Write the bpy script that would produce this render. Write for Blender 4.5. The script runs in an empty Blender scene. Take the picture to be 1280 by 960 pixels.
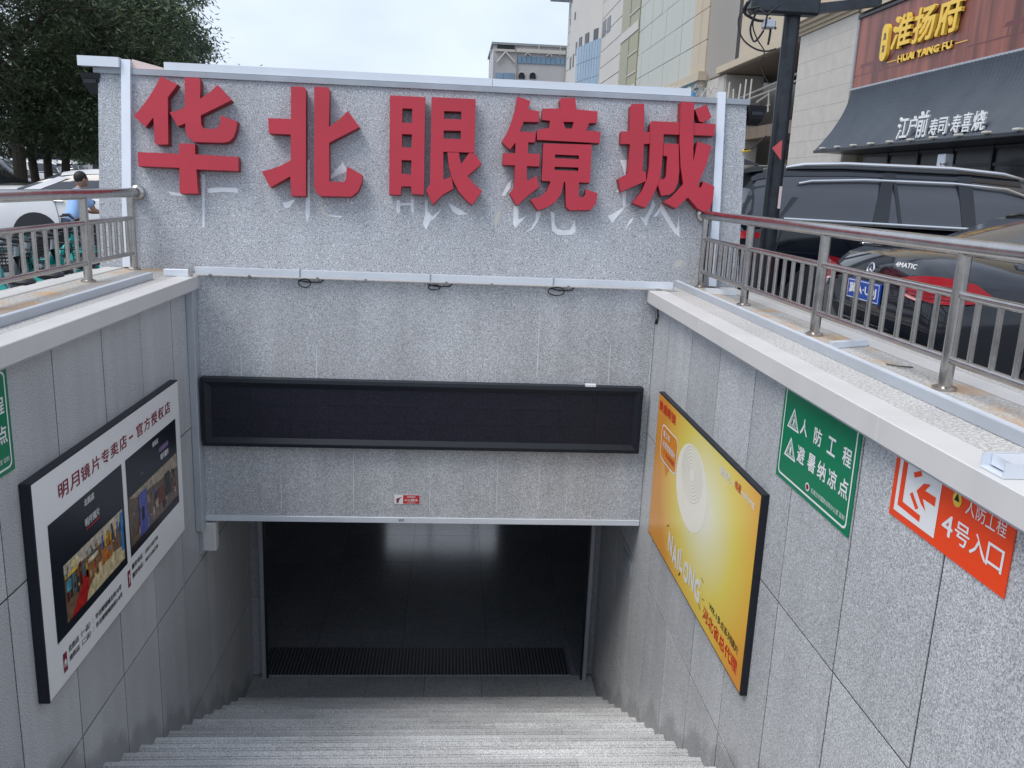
import bpy, math, random
from math import sin, cos, pi, radians as RAD
from mathutils import Vector, Matrix
from mathutils.geometry import tessellate_polygon
random.seed(7)
sc = bpy.context.scene
COL = sc.collection

# ------------------------------------------------------------------ camera
def rot(yaw, pitch, roll):
    B = Matrix(((1, 0, 0), (0, 0, -1), (0, 1, 0)))
    return (Matrix.Rotation(yaw, 3, 'Z') @ Matrix.Rotation(pitch, 3, 'X') @ B @ Matrix.Rotation(roll, 3, 'Z'))
FPX = 1068.88
RC = rot(-0.07591264, -0.22692239, 0.04124902)
CAM = Vector((0, 0, 1.5))
cam = bpy.data.objects.new('camera', bpy.data.cameras.new('camera'))
COL.objects.link(cam)
cam.data.sensor_width = 36; cam.data.lens = 36 * FPX / 1280
cam.data.clip_end = 3000; cam.data.clip_start = .05
cam.matrix_world = Matrix.Translation(CAM) @ RC.to_4x4()
sc.camera = cam
def ray(px): return RC @ Vector((px[0] - 640, -(px[1] - 480), -FPX))
def at(px, axis, val):
    r = ray(px); return CAM + r * ((val - CAM[axis]) / r[axis])
def atn(px, n, d):
    r = ray(px); n = Vector(n); return CAM + r * ((d - n.dot(CAM)) / n.dot(r))

# ------------------------------------------------------------------ world, sun, exposure
SUN_EL, SUN_AZ = 58, -122          # azimuth clockwise from +Y (behind and to the left of the camera)
w = bpy.data.worlds.new('World'); sc.world = w; w.use_nodes = True
nt = w.node_tree; nt.nodes.clear()
def N(nt, t, **k):
    n = nt.nodes.new(t)
    for a, b in k.items(): setattr(n, a, b)
    return n
sky = N(nt, 'ShaderNodeTexSky', sky_type='NISHITA', sun_disc=False)
sky.sun_elevation = RAD(SUN_EL); sky.sun_rotation = RAD(SUN_AZ); sky.dust_density = 3.0; sky.air_density = 1.2
tc = N(nt, 'ShaderNodeTexCoord'); mp = N(nt, 'ShaderNodeMapping'); mp.inputs['Scale'].default_value = (1, 1, 2.2)
mp.inputs['Location'].default_value = (.3, .1, .2)
no = N(nt, 'ShaderNodeTexNoise'); no.inputs['Scale'].default_value = 2.1; no.inputs['Detail'].default_value = 5
rp = N(nt, 'ShaderNodeValToRGB'); rp.color_ramp.elements[0].position = .36; rp.color_ramp.elements[0].color = (.55,) * 3 + (1,)
rp.color_ramp.elements[1].position = .62; rp.color_ramp.elements[1].color = (1.0,) * 3 + (1,)
mx = N(nt, 'ShaderNodeMixRGB'); mx.inputs[2].default_value = (6.1, 6.85, 8.1, 1)
bg = N(nt, 'ShaderNodeBackground'); bg.inputs['Strength'].default_value = .088
ow = N(nt, 'ShaderNodeOutputWorld')
L = nt.links.new
L(tc.outputs['Generated'], mp.inputs[0]); L(mp.outputs[0], no.inputs['Vector']); L(no.outputs[0], rp.inputs[0])
L(rp.outputs[0], mx.inputs[0]); L(sky.outputs[0], mx.inputs[1]); L(mx.outputs[0], bg.inputs[0]); L(bg.outputs[0], ow.inputs[0])
sl = bpy.data.lights.new('sun', 'SUN'); sl.energy = 1.35; sl.angle = RAD(32); sl.color = (1, .96, .9)
sun = bpy.data.objects.new('sun', sl); COL.objects.link(sun)
az = RAD(SUN_AZ)
sd = Vector((sin(az) * cos(RAD(SUN_EL)), cos(az) * cos(RAD(SUN_EL)), sin(RAD(SUN_EL))))
sun.rotation_euler = sd.to_track_quat('Z', 'Y').to_euler(); sun.location = (0, 0, 60)
vs = sc.view_settings; vs.view_transform = 'Standard'; vs.look = 'None'; vs.exposure = 0.74; vs.gamma = 1.0
sc.render.use_persistent_data = False

# ------------------------------------------------------------------ materials
def srgb(r, g, b):
    f = lambda c: (c / 255 / 12.92) if c / 255 <= .04045 else ((c / 255 + .055) / 1.055) ** 2.4
    return (f(r), f(g), f(b))
def mat(name, col, rough=.6, metal=0., spec=.5, bump=0., bscale=60, var=0., vscale=3., emit=None, coat=0., trans=0.):
    m = bpy.data.materials.new(name); m.use_nodes = True
    t = m.node_tree; b = t.nodes['Principled BSDF']
    b.inputs['Base Color'].default_value = (*col, 1); b.inputs['Roughness'].default_value = rough
    b.inputs['Metallic'].default_value = metal; b.inputs['Specular IOR Level'].default_value = spec
    b.inputs['Coat Weight'].default_value = coat; b.inputs['Coat Roughness'].default_value = .03
    if trans: b.inputs['Transmission Weight'].default_value = trans
    if emit: b.inputs['Emission Color'].default_value = (*emit[0], 1); b.inputs['Emission Strength'].default_value = emit[1]
    if bump or var:
        g = N(t, 'ShaderNodeNewGeometry')
    if var:
        n = N(t, 'ShaderNodeTexNoise'); n.inputs['Scale'].default_value = vscale; n.inputs['Detail'].default_value = 6
        n.inputs['Roughness'].default_value = .62
        r = N(t, 'ShaderNodeMapRange'); r.inputs[1].default_value = .3; r.inputs[2].default_value = .7
        r.inputs[3].default_value = 1 - var; r.inputs[4].default_value = 1 + var * .6
        x = N(t, 'ShaderNodeVectorMath', operation='SCALE'); x.inputs[0].default_value = col
        t.links.new(g.outputs['Position'], n.inputs['Vector']); t.links.new(n.outputs[0], r.inputs[0])
        t.links.new(r.outputs[0], x.inputs['Scale']); t.links.new(x.outputs[0], b.inputs['Base Color'])
        r2 = N(t, 'ShaderNodeMapRange'); r2.inputs[3].default_value = max(0, rough - .12); r2.inputs[4].default_value = min(1, rough + .12)
        t.links.new(n.outputs[0], r2.inputs[0]); t.links.new(r2.outputs[0], b.inputs['Roughness'])
    if bump:
        n2 = N(t, 'ShaderNodeTexNoise'); n2.inputs['Scale'].default_value = bscale; n2.inputs['Detail'].default_value = 4
        bp = N(t, 'ShaderNodeBump'); bp.inputs['Strength'].default_value = bump; bp.inputs['Distance'].default_value = .004
        t.links.new(g.outputs['Position'], n2.inputs['Vector']); t.links.new(n2.outputs[0], bp.inputs['Height'])
        t.links.new(bp.outputs[0], b.inputs['Normal'])
    return m
def granite(name, lo, mid, hi, scale, rough=.5, big=.12, panelvar=.05, stains=None, bump=.0, streak=0., rust=None, soft=1.0):
    """speckled stone: two noise layers ramped through dark, mid and light grains"""
    m = bpy.data.materials.new(name); m.use_nodes = True
    t = m.node_tree; b = t.nodes['Principled BSDF']; Lk = t.links.new
    b.inputs['Roughness'].default_value = rough
    g = N(t, 'ShaderNodeNewGeometry'); oi = N(t, 'ShaderNodeObjectInfo')
    n = N(t, 'ShaderNodeTexNoise'); n.inputs['Scale'].default_value = scale; n.inputs['Detail'].default_value = 2.5; n.inputs['Roughness'].default_value = .75
    Lk(g.outputs['Position'], n.inputs['Vector'])
    r = N(t, 'ShaderNodeValToRGB'); e = r.color_ramp.elements
    e[0].position = .5 - .14 * soft; e[0].color = (*lo, 1); e[1].position = .5 + .14 * soft; e[1].color = (*hi, 1)
    q = e.new(.5); q.color = (*mid, 1)
    Lk(n.outputs[0], r.inputs[0])
    nb = N(t, 'ShaderNodeTexNoise'); nb.inputs['Scale'].default_value = 1.1; nb.inputs['Detail'].default_value = 7; nb.inputs['Roughness'].default_value = .65
    Lk(g.outputs['Position'], nb.inputs['Vector'])
    mr = N(t, 'ShaderNodeMapRange'); mr.inputs[1].default_value = .3; mr.inputs[2].default_value = .7
    mr.inputs[3].default_value = 1 - big; mr.inputs[4].default_value = 1 + big * .6
    Lk(nb.outputs[0], mr.inputs[0])
    mo = N(t, 'ShaderNodeMapRange'); mo.inputs[3].default_value = 1 - panelvar; mo.inputs[4].default_value = 1 + panelvar
    Lk(oi.outputs['Random'], mo.inputs[0])
    mul = N(t, 'ShaderNodeMath', operation='MULTIPLY'); Lk(mr.outputs[0], mul.inputs[0]); Lk(mo.outputs[0], mul.inputs[1])
    last = mul.outputs[0]
    if streak:      # rain streaks: noise stretched down the wall
        mpg = N(t, 'ShaderNodeMapping'); mpg.inputs['Scale'].default_value = (7, 7, .45)
        ns = N(t, 'ShaderNodeTexNoise'); ns.inputs['Scale'].default_value = 1.0; ns.inputs['Detail'].default_value = 6
        Lk(g.outputs['Position'], mpg.inputs[0]); Lk(mpg.outputs[0], ns.inputs['Vector'])
        ms = N(t, 'ShaderNodeMapRange'); ms.inputs[1].default_value = .35; ms.inputs[2].default_value = .65
        ms.inputs[3].default_value = 1 - streak; ms.inputs[4].default_value = 1 + streak * .4
        Lk(ns.outputs[0], ms.inputs[0])
        m2 = N(t, 'ShaderNodeMath', operation='MULTIPLY'); Lk(last, m2.inputs[0]); Lk(ms.outputs[0], m2.inputs[1]); last = m2.outputs[0]
    if stains:      # damp scalloped stains just above the stair line
        y0, z0, sl_ = stains
        sp = N(t, 'ShaderNodeSeparateXYZ'); Lk(g.outputs['Position'], sp.inputs[0])
        a = N(t, 'ShaderNodeMath', operation='MULTIPLY_ADD'); a.inputs[1].default_value = sl_; a.inputs[2].default_value = -y0 * sl_ - z0
        Lk(sp.outputs['Y'], a.inputs[0])
        h = N(t, 'ShaderNodeMath', operation='ADD'); Lk(a.outputs[0], h.inputs[0]); Lk(sp.outputs['Z'], h.inputs[1])
        c = N(t, 'ShaderNodeMath', operation='MULTIPLY'); c.inputs[1].default_value = pi / .589; Lk(sp.outputs['Y'], c.inputs[0])
        s = N(t, 'ShaderNodeMath', operation='SINE'); Lk(c.outputs[0], s.inputs[0])
        s2 = N(t, 'ShaderNodeMath', operation='ABSOLUTE'); Lk(s.outputs[0], s2.inputs[0])
        s3 = N(t, 'ShaderNodeMath', operation='MULTIPLY_ADD'); s3.inputs[1].default_value = .13; Lk(s2.outputs[0], s3.inputs[0]); 
        nz = N(t, 'ShaderNodeTexNoise'); nz.inputs['Scale'].default_value = 6; nz.inputs['Detail'].default_value = 5
        Lk(g.outputs['Position'], nz.inputs['Vector'])
        nzs = N(t, 'ShaderNodeMath', operation='MULTIPLY_ADD'); nzs.inputs[1].default_value = .34; nzs.inputs[2].default_value = -.12; Lk(nz.outputs[0], nzs.inputs[0])
        Lk(nzs.outputs[0], s3.inputs[2])
        d = N(t, 'ShaderNodeMath', operation='SUBTRACT'); Lk(h.outputs[0], d.inputs[0]); Lk(s3.outputs[0], d.inputs[1])
        mk = N(t, 'ShaderNodeMapRange'); mk.inputs[1].default_value = -.06; mk.inputs[2].default_value = .05
        mk.inputs[3].default_value = .66; mk.inputs[4].default_value = 1
        Lk(d.outputs[0], mk.inputs[0])
        m3 = N(t, 'ShaderNodeMath', operation='MULTIPLY'); Lk(last, m3.inputs[0]); Lk(mk.outputs[0], m3.inputs[1]); last = m3.outputs[0]
    sc_ = N(t, 'ShaderNodeVectorMath', operation='SCALE'); Lk(r.outputs[0], sc_.inputs[0]); Lk(last, sc_.inputs['Scale'])
    out = sc_.outputs[0]
    if rust:
        nr = N(t, 'ShaderNodeTexNoise'); nr.inputs['Scale'].default_value = 2.6; nr.inputs['Detail'].default_value = 7; nr.inputs['Roughness'].default_value = .6
        Lk(g.outputs['Position'], nr.inputs['Vector'])
        rr = N(t, 'ShaderNodeMapRange'); rr.inputs[1].default_value = .46; rr.inputs[2].default_value = .62; rr.inputs[4].default_value = .8
        Lk(nr.outputs[0], rr.inputs[0])
        mxr = N(t, 'ShaderNodeMixRGB'); mxr.inputs[2].default_value = (*rust, 1); Lk(rr.outputs[0], mxr.inputs[0]); Lk(out, mxr.inputs[1]); out = mxr.outputs[0]
    Lk(out, b.inputs['Base Color'])
    if bump:
        bp = N(t, 'ShaderNodeBump'); bp.inputs['Strength'].default_value = bump; bp.inputs['Distance'].default_value = .004
        Lk(n.outputs[0], bp.inputs['Height']); Lk(bp.outputs[0], b.inputs['Normal'])
    return m
def leafmat(name, c0, c1, c2):
    m = bpy.data.materials.new(name); m.use_nodes = True; t = m.node_tree; b = t.nodes['Principled BSDF']
    g = N(t, 'ShaderNodeNewGeometry'); r = N(t, 'ShaderNodeValToRGB'); e = r.color_ramp.elements
    e[0].color = (*c0, 1); e[1].color = (*c2, 1); q = e.new(.6); q.color = (*c1, 1)
    t.links.new(g.outputs['Random Per Island'], r.inputs[0]); t.links.new(r.outputs[0], b.inputs['Base Color'])
    b.inputs['Roughness'].default_value = .5
    tr = N(t, 'ShaderNodeBsdfTranslucent'); mxs = N(t, 'ShaderNodeMixShader'); mxs.inputs[0].default_value = .45
    t.links.new(r.outputs[0], tr.inputs[0]); t.links.new(b.outputs[0], mxs.inputs[1]); t.links.new(tr.outputs[0], mxs.inputs[2])
    t.links.new(mxs.outputs[0], t.nodes['Material Output'].inputs['Surface'])
    return m
STAIR0 = (.7615, -.027); RUN, RISE = .2945, .1514; FLOOR = -3.963
M = {}
M['plaster'] = granite('washed_stone_render', (.14, .15, .17), (.385, .405, .44), (.70, .73, .775), 130, .75, .10, 0, bump=.5, streak=.06, soft=1.15)
M['facade'] = granite('granite_facing', (.22, .23, .25), (.49, .505, .53), (.80, .82, .85), 130, .6, .13, .04, bump=.15, streak=.10, soft=1.2)
M['wall'] = granite('granite_wall_panel', (.21, .22, .235), (.475, .49, .51), (.76, .775, .80), 165, .42, .11, .085, stains=(STAIR0[0], STAIR0[1], RISE / RUN), streak=.07)
M['step'] = granite('granite_step', (.28, .285, .295), (.53, .535, .545), (.80, .81, .82), 130, .65, .26, .13)
M['floor'] = granite('dark_polished_granite', (.14, .155, .18), (.24, .26, .29), (.36, .38, .41), 90, .14, .15, .10)
M['landing'] = granite('step_granite_shaded', (.18, .19, .20), (.34, .355, .37), (.52, .54, .56), 100, .45, .2, .06)  # same stone as the steps, with the landing's shade put into its colour
M['ledge'] = granite('ledge_stone', (.30, .295, .285), (.47, .46, .445), (.66, .65, .63), 70, .6, .12, .05)
M['ledge_rust'] = granite('ledge_stone_rust', (.25, .245, .235), (.43, .425, .41), (.62, .615, .60), 70, .6, .15, .05, rust=(.50, .30, .14))
M['joint'] = mat('dark_joint', (.006, .007, .009), .9)
M['grout'] = mat('pale_grout', (.42, .44, .47), .9)
M['coping'] = mat('pale_coping_metal', (.62, .61, .60), .42, .0, var=.06, vscale=2.2)
M['alu'] = mat('white_aluminium', (.74, .79, .86), .35, .25, var=.05, vscale=3)
M['alu_grey'] = mat('grey_aluminium', (.47, .51, .56), .4, .35, var=.08, vscale=3)
M['cap'] = mat('weathered_cap', (.38, .42, .47), .55, .1, var=.14, vscale=4)
M['steel'] = mat('brushed_stainless', (.50, .48, .46), .24, 1.0, bump=.12, bscale=40, var=.14, vscale=9)
M['white'] = mat('white_paint', (.78, .8, .82), .5)
M['ghost'] = mat('old_white_paint', (.70, .735, .78), .8, var=.12, vscale=14)
M['chipped'] = mat('bare_render', (.48, .47, .44), .9)
M['red'] = mat('red_letter_face', srgb(176, 40, 58), .45, var=.10, vscale=1.5)
M['redside'] = mat('red_letter_return', srgb(140, 20, 34), .5)
M['black'] = mat('black_plastic', (.018, .02, .026), .5)
M['board'] = mat('black_frame', (.012, .015, .022), .45, spec=.35)
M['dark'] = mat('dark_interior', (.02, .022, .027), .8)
M['gate'] = mat('dark_metal', (.03, .034, .042), .4, .4)
M['rib'] = mat('rubber_rib', (.13, .14, .155), .35)
M['green'] = mat('sign_green', srgb(2, 122, 84), .35)
M['orange'] = mat('sign_orange', srgb(238, 74, 32), .35)
M['pwhite'] = mat('print_white', (.80, .81, .82), .3)
M['pink'] = mat('print_pinkwhite', (.78, .62, .60), .4)
M['maroon'] = mat('print_maroon', srgb(128, 18, 44), .4)
M['pdark'] = mat('print_dark', srgb(24, 32, 40), .3)
M['pred'] = mat('print_red', srgb(200, 40, 40), .4)
M['bubble'] = mat('print_bubble', srgb(222, 138, 40), .4)
M['orangep'] = mat('print_orange', srgb(235, 150, 55), .4)
M['ring'] = mat('print_ring', (.62, .60, .52), .4)
M['yellowtxt'] = mat('sign_yellow', (.85, .55, .07), .45)
M['glass'] = mat('tinted_glass', (.045, .052, .065), .05, spec=.9, var=0)
M['carblack'] = mat('black_car_paint', (.004, .006, .011), .10, 0, .35, coat=.7)
M['carwhite'] = mat('white_car_paint', (.72, .73, .75), .3, 0, .5, coat=.7)
M['carsilver'] = mat('silver_beige_car_paint', (.42, .42, .38), .28, .35, .5, coat=.8)
M['cardark'] = mat('dark_grey_car_paint', (.05, .055, .065), .2, .3, .5, coat=.8)
M['chrome'] = mat('chrome', (.80, .81, .83), .12, 1.0)
M['tyre'] = mat('tyre_rubber', (.018, .018, .019), .8)
M['rim'] = mat('alloy', (.35, .36, .38), .3, .9)
M['tail'] = mat('red_lens', (.40, .010, .020), .15, coat=.8)
M['tail2'] = mat('pale_lens', (.75, .38, .36), .2, coat=.8)
M['lamp'] = mat('headlamp', (.7, .72, .75), .1, .4, coat=.8)
M['plate'] = mat('plate_blue', srgb(26, 70, 165), .4)
M['teal'] = mat('teal_plastic', (.015, .42, .38), .35, coat=.3)
M['greyplastic'] = mat('grey_plastic', (.32, .34, .37), .45)
M['skin'] = mat('skin', (.36, .20, .14), .55)
M['hair'] = mat('hair', (.012, .011, .011), .6)
M['shirt'] = mat('light_blue_shirt', (.30, .50, .82), .8, var=.1, vscale=12)
M['jeans'] = mat('dark_trousers', (.02, .028, .05), .85)
M['bark'] = mat('bark', (.10, .085, .07), .9, bump=.8, bscale=18, var=.4, vscale=7)
M['leaf'] = leafmat('leaf', (.052, .080, .054), (.115, .160, .088), (.26, .32, .19))
M['leaf2'] = leafmat('leaf_dark', (.044, .070, .052), (.095, .138, .082), (.23, .29, .17))
M['pole'] = mat('pole_black_paint', (.028, .034, .044), .35, .2, var=.5, vscale=9)
M['cable'] = mat('cable', (.014, .015, .018), .6)
M['flag'] = mat('red_pennant', srgb(214, 92, 96), .7)
M['stone'] = mat('limestone_cladding', (.50, .47, .43), .6, var=.10, vscale=2.0, bump=.2, bscale=10)
M['stone_b'] = mat('beige_cladding', (.50, .42, .31), .6, var=.08, vscale=.5)
M['stone_g'] = mat('grey_green_spandrel', (.43, .44, .385), .4, var=.08, vscale=.15)
M['stone_w'] = mat('pale_stone', (.54, .52, .49), .6, var=.08, vscale=.12)
M['brown'] = mat('brown_soffit', (.19, .145, .105), .7, var=.15, vscale=.6)
M['mullion'] = mat('mullion', (.26, .28, .28), .5)
M['yglass'] = mat('yellow_glass', (.27, .25, .13), .35, spec=.3, var=.15, vscale=.3)
M['bglass'] = mat('blue_glass', (.17, .27, .38), .12, spec=.8, var=.12, vscale=.3)
M['dwin'] = mat('dark_window', (.02, .023, .03), .25, spec=.35)
M['blue'] = mat('blue_sign', srgb(70, 165, 225), .5)
M['farstone'] = mat('far_stone', (.43, .42, .42), .8, var=.08, vscale=.2)
M['awning'] = mat('blue_grey_metal', (.060, .074, .094), .42, .35, var=.12, vscale=1.2)
M['asphalt'] = mat('paving', (.18, .185, .19), .85, var=.2, vscale=.6, bump=.3, bscale=30)
M['litglass'] = mat('lit_shop_window', (.5, .52, .55), .3, emit=((.78, .86, 1.0), .85))
def woodmat():
    m = mat('red_wood_print', (.30, .085, .06), .42); t = m.node_tree; b = t.nodes['Principled BSDF']; Lk = t.links.new
    g = N(t, 'ShaderNodeNewGeometry'); mpn = N(t, 'ShaderNodeMapping'); mpn.inputs['Scale'].default_value = (2, 2.6, .25)
    n = N(t, 'ShaderNodeTexNoise'); n.inputs['Scale'].default_value = 1; n.inputs['Detail'].default_value = 8
    r = N(t, 'ShaderNodeValToRGB'); e = r.color_ramp.elements
    e[0].position = .3; e[0].color = (.11, .036, .028, 1); e[1].position = .75; e[1].color = (.36, .12, .085, 1)
    Lk(g.outputs['Position'], mpn.inputs[0]); Lk(mpn.outputs[0], n.inputs['Vector']); Lk(n.outputs[0], r.inputs[0]); Lk(r.outputs[0], b.inputs['Base Color'])
    return m
M['wood'] = woodmat()
def screenmat():
    m = mat('led_modules', (.012, .014, .022), .55, spec=.25); t = m.node_tree; b = t.nodes['Principled BSDF']; Lk = t.links.new
    g = N(t, 'ShaderNodeNewGeometry')
    n = N(t, 'ShaderNodeTexNoise'); n.inputs['Scale'].default_value = 160; n.inputs['Detail'].default_value = 1
    r = N(t, 'ShaderNodeValToRGB'); e = r.color_ramp.elements
    e[0].position = .35; e[0].color = (.007, .008, .014, 1); e[1].position = .7; e[1].color = (.026, .026, .042, 1)
    Lk(g.outputs['Position'], n.inputs['Vector']); Lk(n.outputs[0], r.inputs[0]); Lk(r.outputs[0], b.inputs['Base Color'])
    return m
M['screen'] = screenmat()
def glowprint():
    """printed background of the yellow poster: pale glow in the middle, orange towards the corners (ink, in poster metres)"""
    m = mat('yellow_print', (.8, .5, .1), .3); t = m.node_tree; b = t.nodes['Principled BSDF']; Lk = t.links.new
    g = N(t, 'ShaderNodeTexCoord'); mpn = N(t, 'ShaderNodeMapping')
    r = N(t, 'ShaderNodeValToRGB'); e = r.color_ramp.elements
    mpn.inputs['Location'].default_value = (-1.16, -.72, 0)
    mpn.inputs['Scale'].default_value = (.85, 1., 1)
    ln = N(t, 'ShaderNodeVectorMath', operation='LENGTH')
    mpn.vector_type = 'POINT'
    Lk(g.outputs['Object'], mpn.inputs[0]); Lk(mpn.outputs[0], ln.inputs[0]); Lk(ln.outputs['Value'], r.inputs[0])
    e[0].position = .0; e[0].color = (.88, .88, .84, 1); e[1].position = 1.0; e[1].color = (.74, .32, .05, 1)
    q = e.new(.24); q.color = (.86, .83, .50, 1); q = e.new(.55); q.color = (.82, .68, .14, 1); q = e.new(.85); q.color = (.80, .45, .07, 1)
    Lk(r.outputs[0], b.inputs['Base Color'])
    return m
M['yprint'] = glowprint()

# ------------------------------------------------------------------ mesh helpers
class MB:
    def __init__(s): s.v = []; s.f = []
    def quad(s, a, b, c, d):
        n = len(s.v); s.v += [tuple(a), tuple(b), tuple(c), tuple(d)]; s.f.append((n, n + 1, n + 2, n + 3)); return s
    def poly(s, pts):
        n = len(s.v); s.v += [tuple(p) for p in pts]; s.f.append(tuple(range(n, n + len(pts)))); return s
    def box(s, x0, x1, y0, y1, z0, z1, bev=0.):
        if x0 > x1: x0, x1 = x1, x0
        if y0 > y1: y0, y1 = y1, y0
        if z0 > z1: z0, z1 = z1, z0
        n = len(s.v)
        if not bev:
            s.v += [(x0, y0, z0), (x1, y0, z0), (x1, y1, z0), (x0, y1, z0), (x0, y0, z1), (x1, y0, z1), (x1, y1, z1), (x0, y1, z1)]
            s.f += [tuple(n + i for i in q) for q in ((0, 3, 2, 1), (4, 5, 6, 7), (0, 1, 5, 4), (1, 2, 6, 5), (2, 3, 7, 6), (3, 0, 4, 7))]
            return s
        b = bev
        idx = {}
        for ix, (X, sx) in enumerate(((x0, 1), (x1, -1))):
            for iy, (Y, sy) in enumerate(((y0, 1), (y1, -1))):
                for iz, (Z, sz) in enumerate(((z0, 1), (z1, -1))):
                    for ax in range(3):
                        p = [X + b * sx, Y + b * sy, Z + b * sz]
                        p[ax] = (X, Y, Z)[ax]
                        idx[ix, iy, iz, ax] = len(s.v); s.v.append(tuple(p))
        g = lambda *k: idx[k]
        for k, fl in ((0, 0), (1, 1)):
            q = [g(k, 0, 0, 0), g(k, 1, 0, 0), g(k, 1, 1, 0), g(k, 0, 1, 0)]; s.f.append(tuple(q if k else q[::-1]))
            q = [g(0, k, 0, 1), g(1, k, 0, 1), g(1, k, 1, 1), g(0, k, 1, 1)]; s.f.append(tuple(q[::-1] if k else q))
            q = [g(0, 0, k, 2), g(1, 0, k, 2), g(1, 1, k, 2), g(0, 1, k, 2)]; s.f.append(tuple(q if k else q[::-1]))
        for i in (0, 1):
            for j in (0, 1):
                s.f.append((g(i, j, 0, 0), g(i, j, 1, 0), g(i, j, 1, 1), g(i, j, 0, 1)))
                s.f.append((g(i, 0, j, 0), g(i, 1, j, 0), g(i, 1, j, 2), g(i, 0, j, 2)))
                s.f.append((g(0, i, j, 1), g(1, i, j, 1), g(1, i, j, 2), g(0, i, j, 2)))
                for k in (0, 1): s.f.append((g(i, j, k, 0), g(i, j, k, 1), g(i, j, k, 2)))
        return s
    def ring(s, c, ax, r, n, up=None):
        ax = Vector(ax).normalized(); a = ax.cross(Vector((0, 0, 1)) if abs(ax.z) < .9 else Vector((1, 0, 0))).normalized(); b = ax.cross(a)
        k = len(s.v)
        for i in range(n):
            t = 2 * pi * i / n; s.v.append(tuple(Vector(c) + a * (r * cos(t)) + b * (r * sin(t))))
        return k
    def tube(s, pts, r, n=10, cap=True):
        pts = [Vector(p) for p in pts]; rs = r if isinstance(r, (list, tuple)) else [r] * len(pts)
        ks = []
        for i, p in enumerate(pts):
            d = (pts[min(i + 1, len(pts) - 1)] - pts[max(i - 1, 0)])
            ks.append(s.ring(p, d, rs[i], n))
        for a, b in zip(ks, ks[1:]):
            for i in range(n):
                j = (i + 1) % n; s.f.append((a + i, a + j, b + j, b + i))
        if cap: s.f.append(tuple(range(ks[0] + n - 1, ks[0] - 1, -1))); s.f.append(tuple(range(ks[-1], ks[-1] + n)))
        return s
    def torus(s, c, ax, R, r, n=24, m=8):
        ax = Vector(ax).normalized(); a = ax.cross(Vector((0, 0, 1)) if abs(ax.z) < .9 else Vector((1, 0, 0))).normalized(); b = ax.cross(a)
        k = len(s.v)
        for i in range(n):
            t = 2 * pi * i / n; d = a * cos(t) + b * sin(t)
            for j in range(m):
                u = 2 * pi * j / m; s.v.append(tuple(Vector(c) + d * (R + r * cos(u)) + ax * (r * sin(u))))
        for i in range(n):
            for j in range(m):
                s.f.append((k + i * m + j, k + ((i + 1) % n) * m + j, k + ((i + 1) % n) * m + (j + 1) % m, k + i * m + (j + 1) % m))
        return s
    def sphere(s, c, r, n=12, m=8, sz=(1, 1, 1)):
        k = len(s.v)
        for j in range(m + 1):
            p = pi * j / m
            for i in range(n):
                t = 2 * pi * i / n; s.v.append((c[0] + r * sz[0] * sin(p) * cos(t), c[1] + r * sz[1] * sin(p) * sin(t), c[2] + r * sz[2] * cos(p)))
        for j in range(m):
            for i in range(n):
                s.f.append((k + j * n + i, k + (j + 1) * n + i, k + (j + 1) * n + (i + 1) % n, k + j * n + (i + 1) % n))
        return s
    def prism(s, loops, fn, w0, w1, front=True, back=True):
        """loops: list of 2-D loops (outer, holes...); fn(p, w) -> 3-D. w1 is the front."""
        tri = tessellate_polygon([[Vector((p[0], p[1], 0)) for p in l] for l in loops])
        flat = [p for l in loops for p in l]; n = len(flat); k = len(s.v)
        s.v += [tuple(fn(p, w1)) for p in flat] + [tuple(fn(p, w0)) for p in flat]
        for t in tri:
            if front: s.f.append(tuple(k + i for i in t))
            if back: s.f.append(tuple(k + n + i for i in t[::-1]))
        o = 0
        for l in loops:
            for i in range(len(l)):
                j = (i + 1) % len(l); s.f.append((k + o + i, k + o + j, k + n + o + j, k + n + o + i))
            o += len(l)
        return s
    def loft(s, secs, closed=True, caps=True):
        """sections: lists of equal length of 3-D points"""
        n = len(secs[0]); ks = []
        for q in secs: ks.append(len(s.v)); s.v += [tuple(p) for p in q]
        for a, b in zip(ks, ks[1:]):
            for i in range(n if closed else n - 1):
                j = (i + 1) % n; s.f.append((a + i, b + i, b + j, a + j))
        if caps: s.f.append(tuple(range(ks[0], ks[0] + n))); s.f.append(tuple(range(ks[-1] + n - 1, ks[-1] - 1, -1)))
        return s
    def mesh(s, name, mt, smooth=False, off=(0, 0, 0), fix=True):
        me = bpy.data.meshes.new(name)
        vv = [(a[0] - off[0], a[1] - off[1], a[2] - off[2]) for a in s.v]
        me.from_pydata(vv, [], s.f); 
        for m_ in (mt if isinstance(mt, list) else [mt]): me.materials.append(m_)
        if fix:
            import bmesh
            bm = bmesh.new(); bm.from_mesh(me); bmesh.ops.remove_doubles(bm, verts=bm.verts, dist=1e-5)
            bmesh.ops.recalc_face_normals(bm, faces=bm.faces); bm.to_mesh(me); bm.free()
        if smooth:
            me.shade_smooth()
            try: me.set_sharp_from_angle(angle=RAD(35))
            except Exception: pass
        me.update(); return me
def wloc(o):
    p = Vector((0, 0, 0))
    while o is not None: p += o.location; o = o.parent
    return p
def obj(name, me, parent=None, loc=(0, 0, 0)):
    o = bpy.data.objects.new(name, me); COL.objects.link(o); o.location = loc
    if parent is not None: o.parent = parent
    return o
def part(name, mb, mt, parent, smooth=False, local=False, fix=True):
    """mesh given in world coordinates (unless local) becomes a child"""
    off = (0, 0, 0) if local else wloc(parent)
    return obj(name, mb.mesh(name, M[mt] if isinstance(mt, str) else mt, smooth, off, fix), parent)
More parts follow.
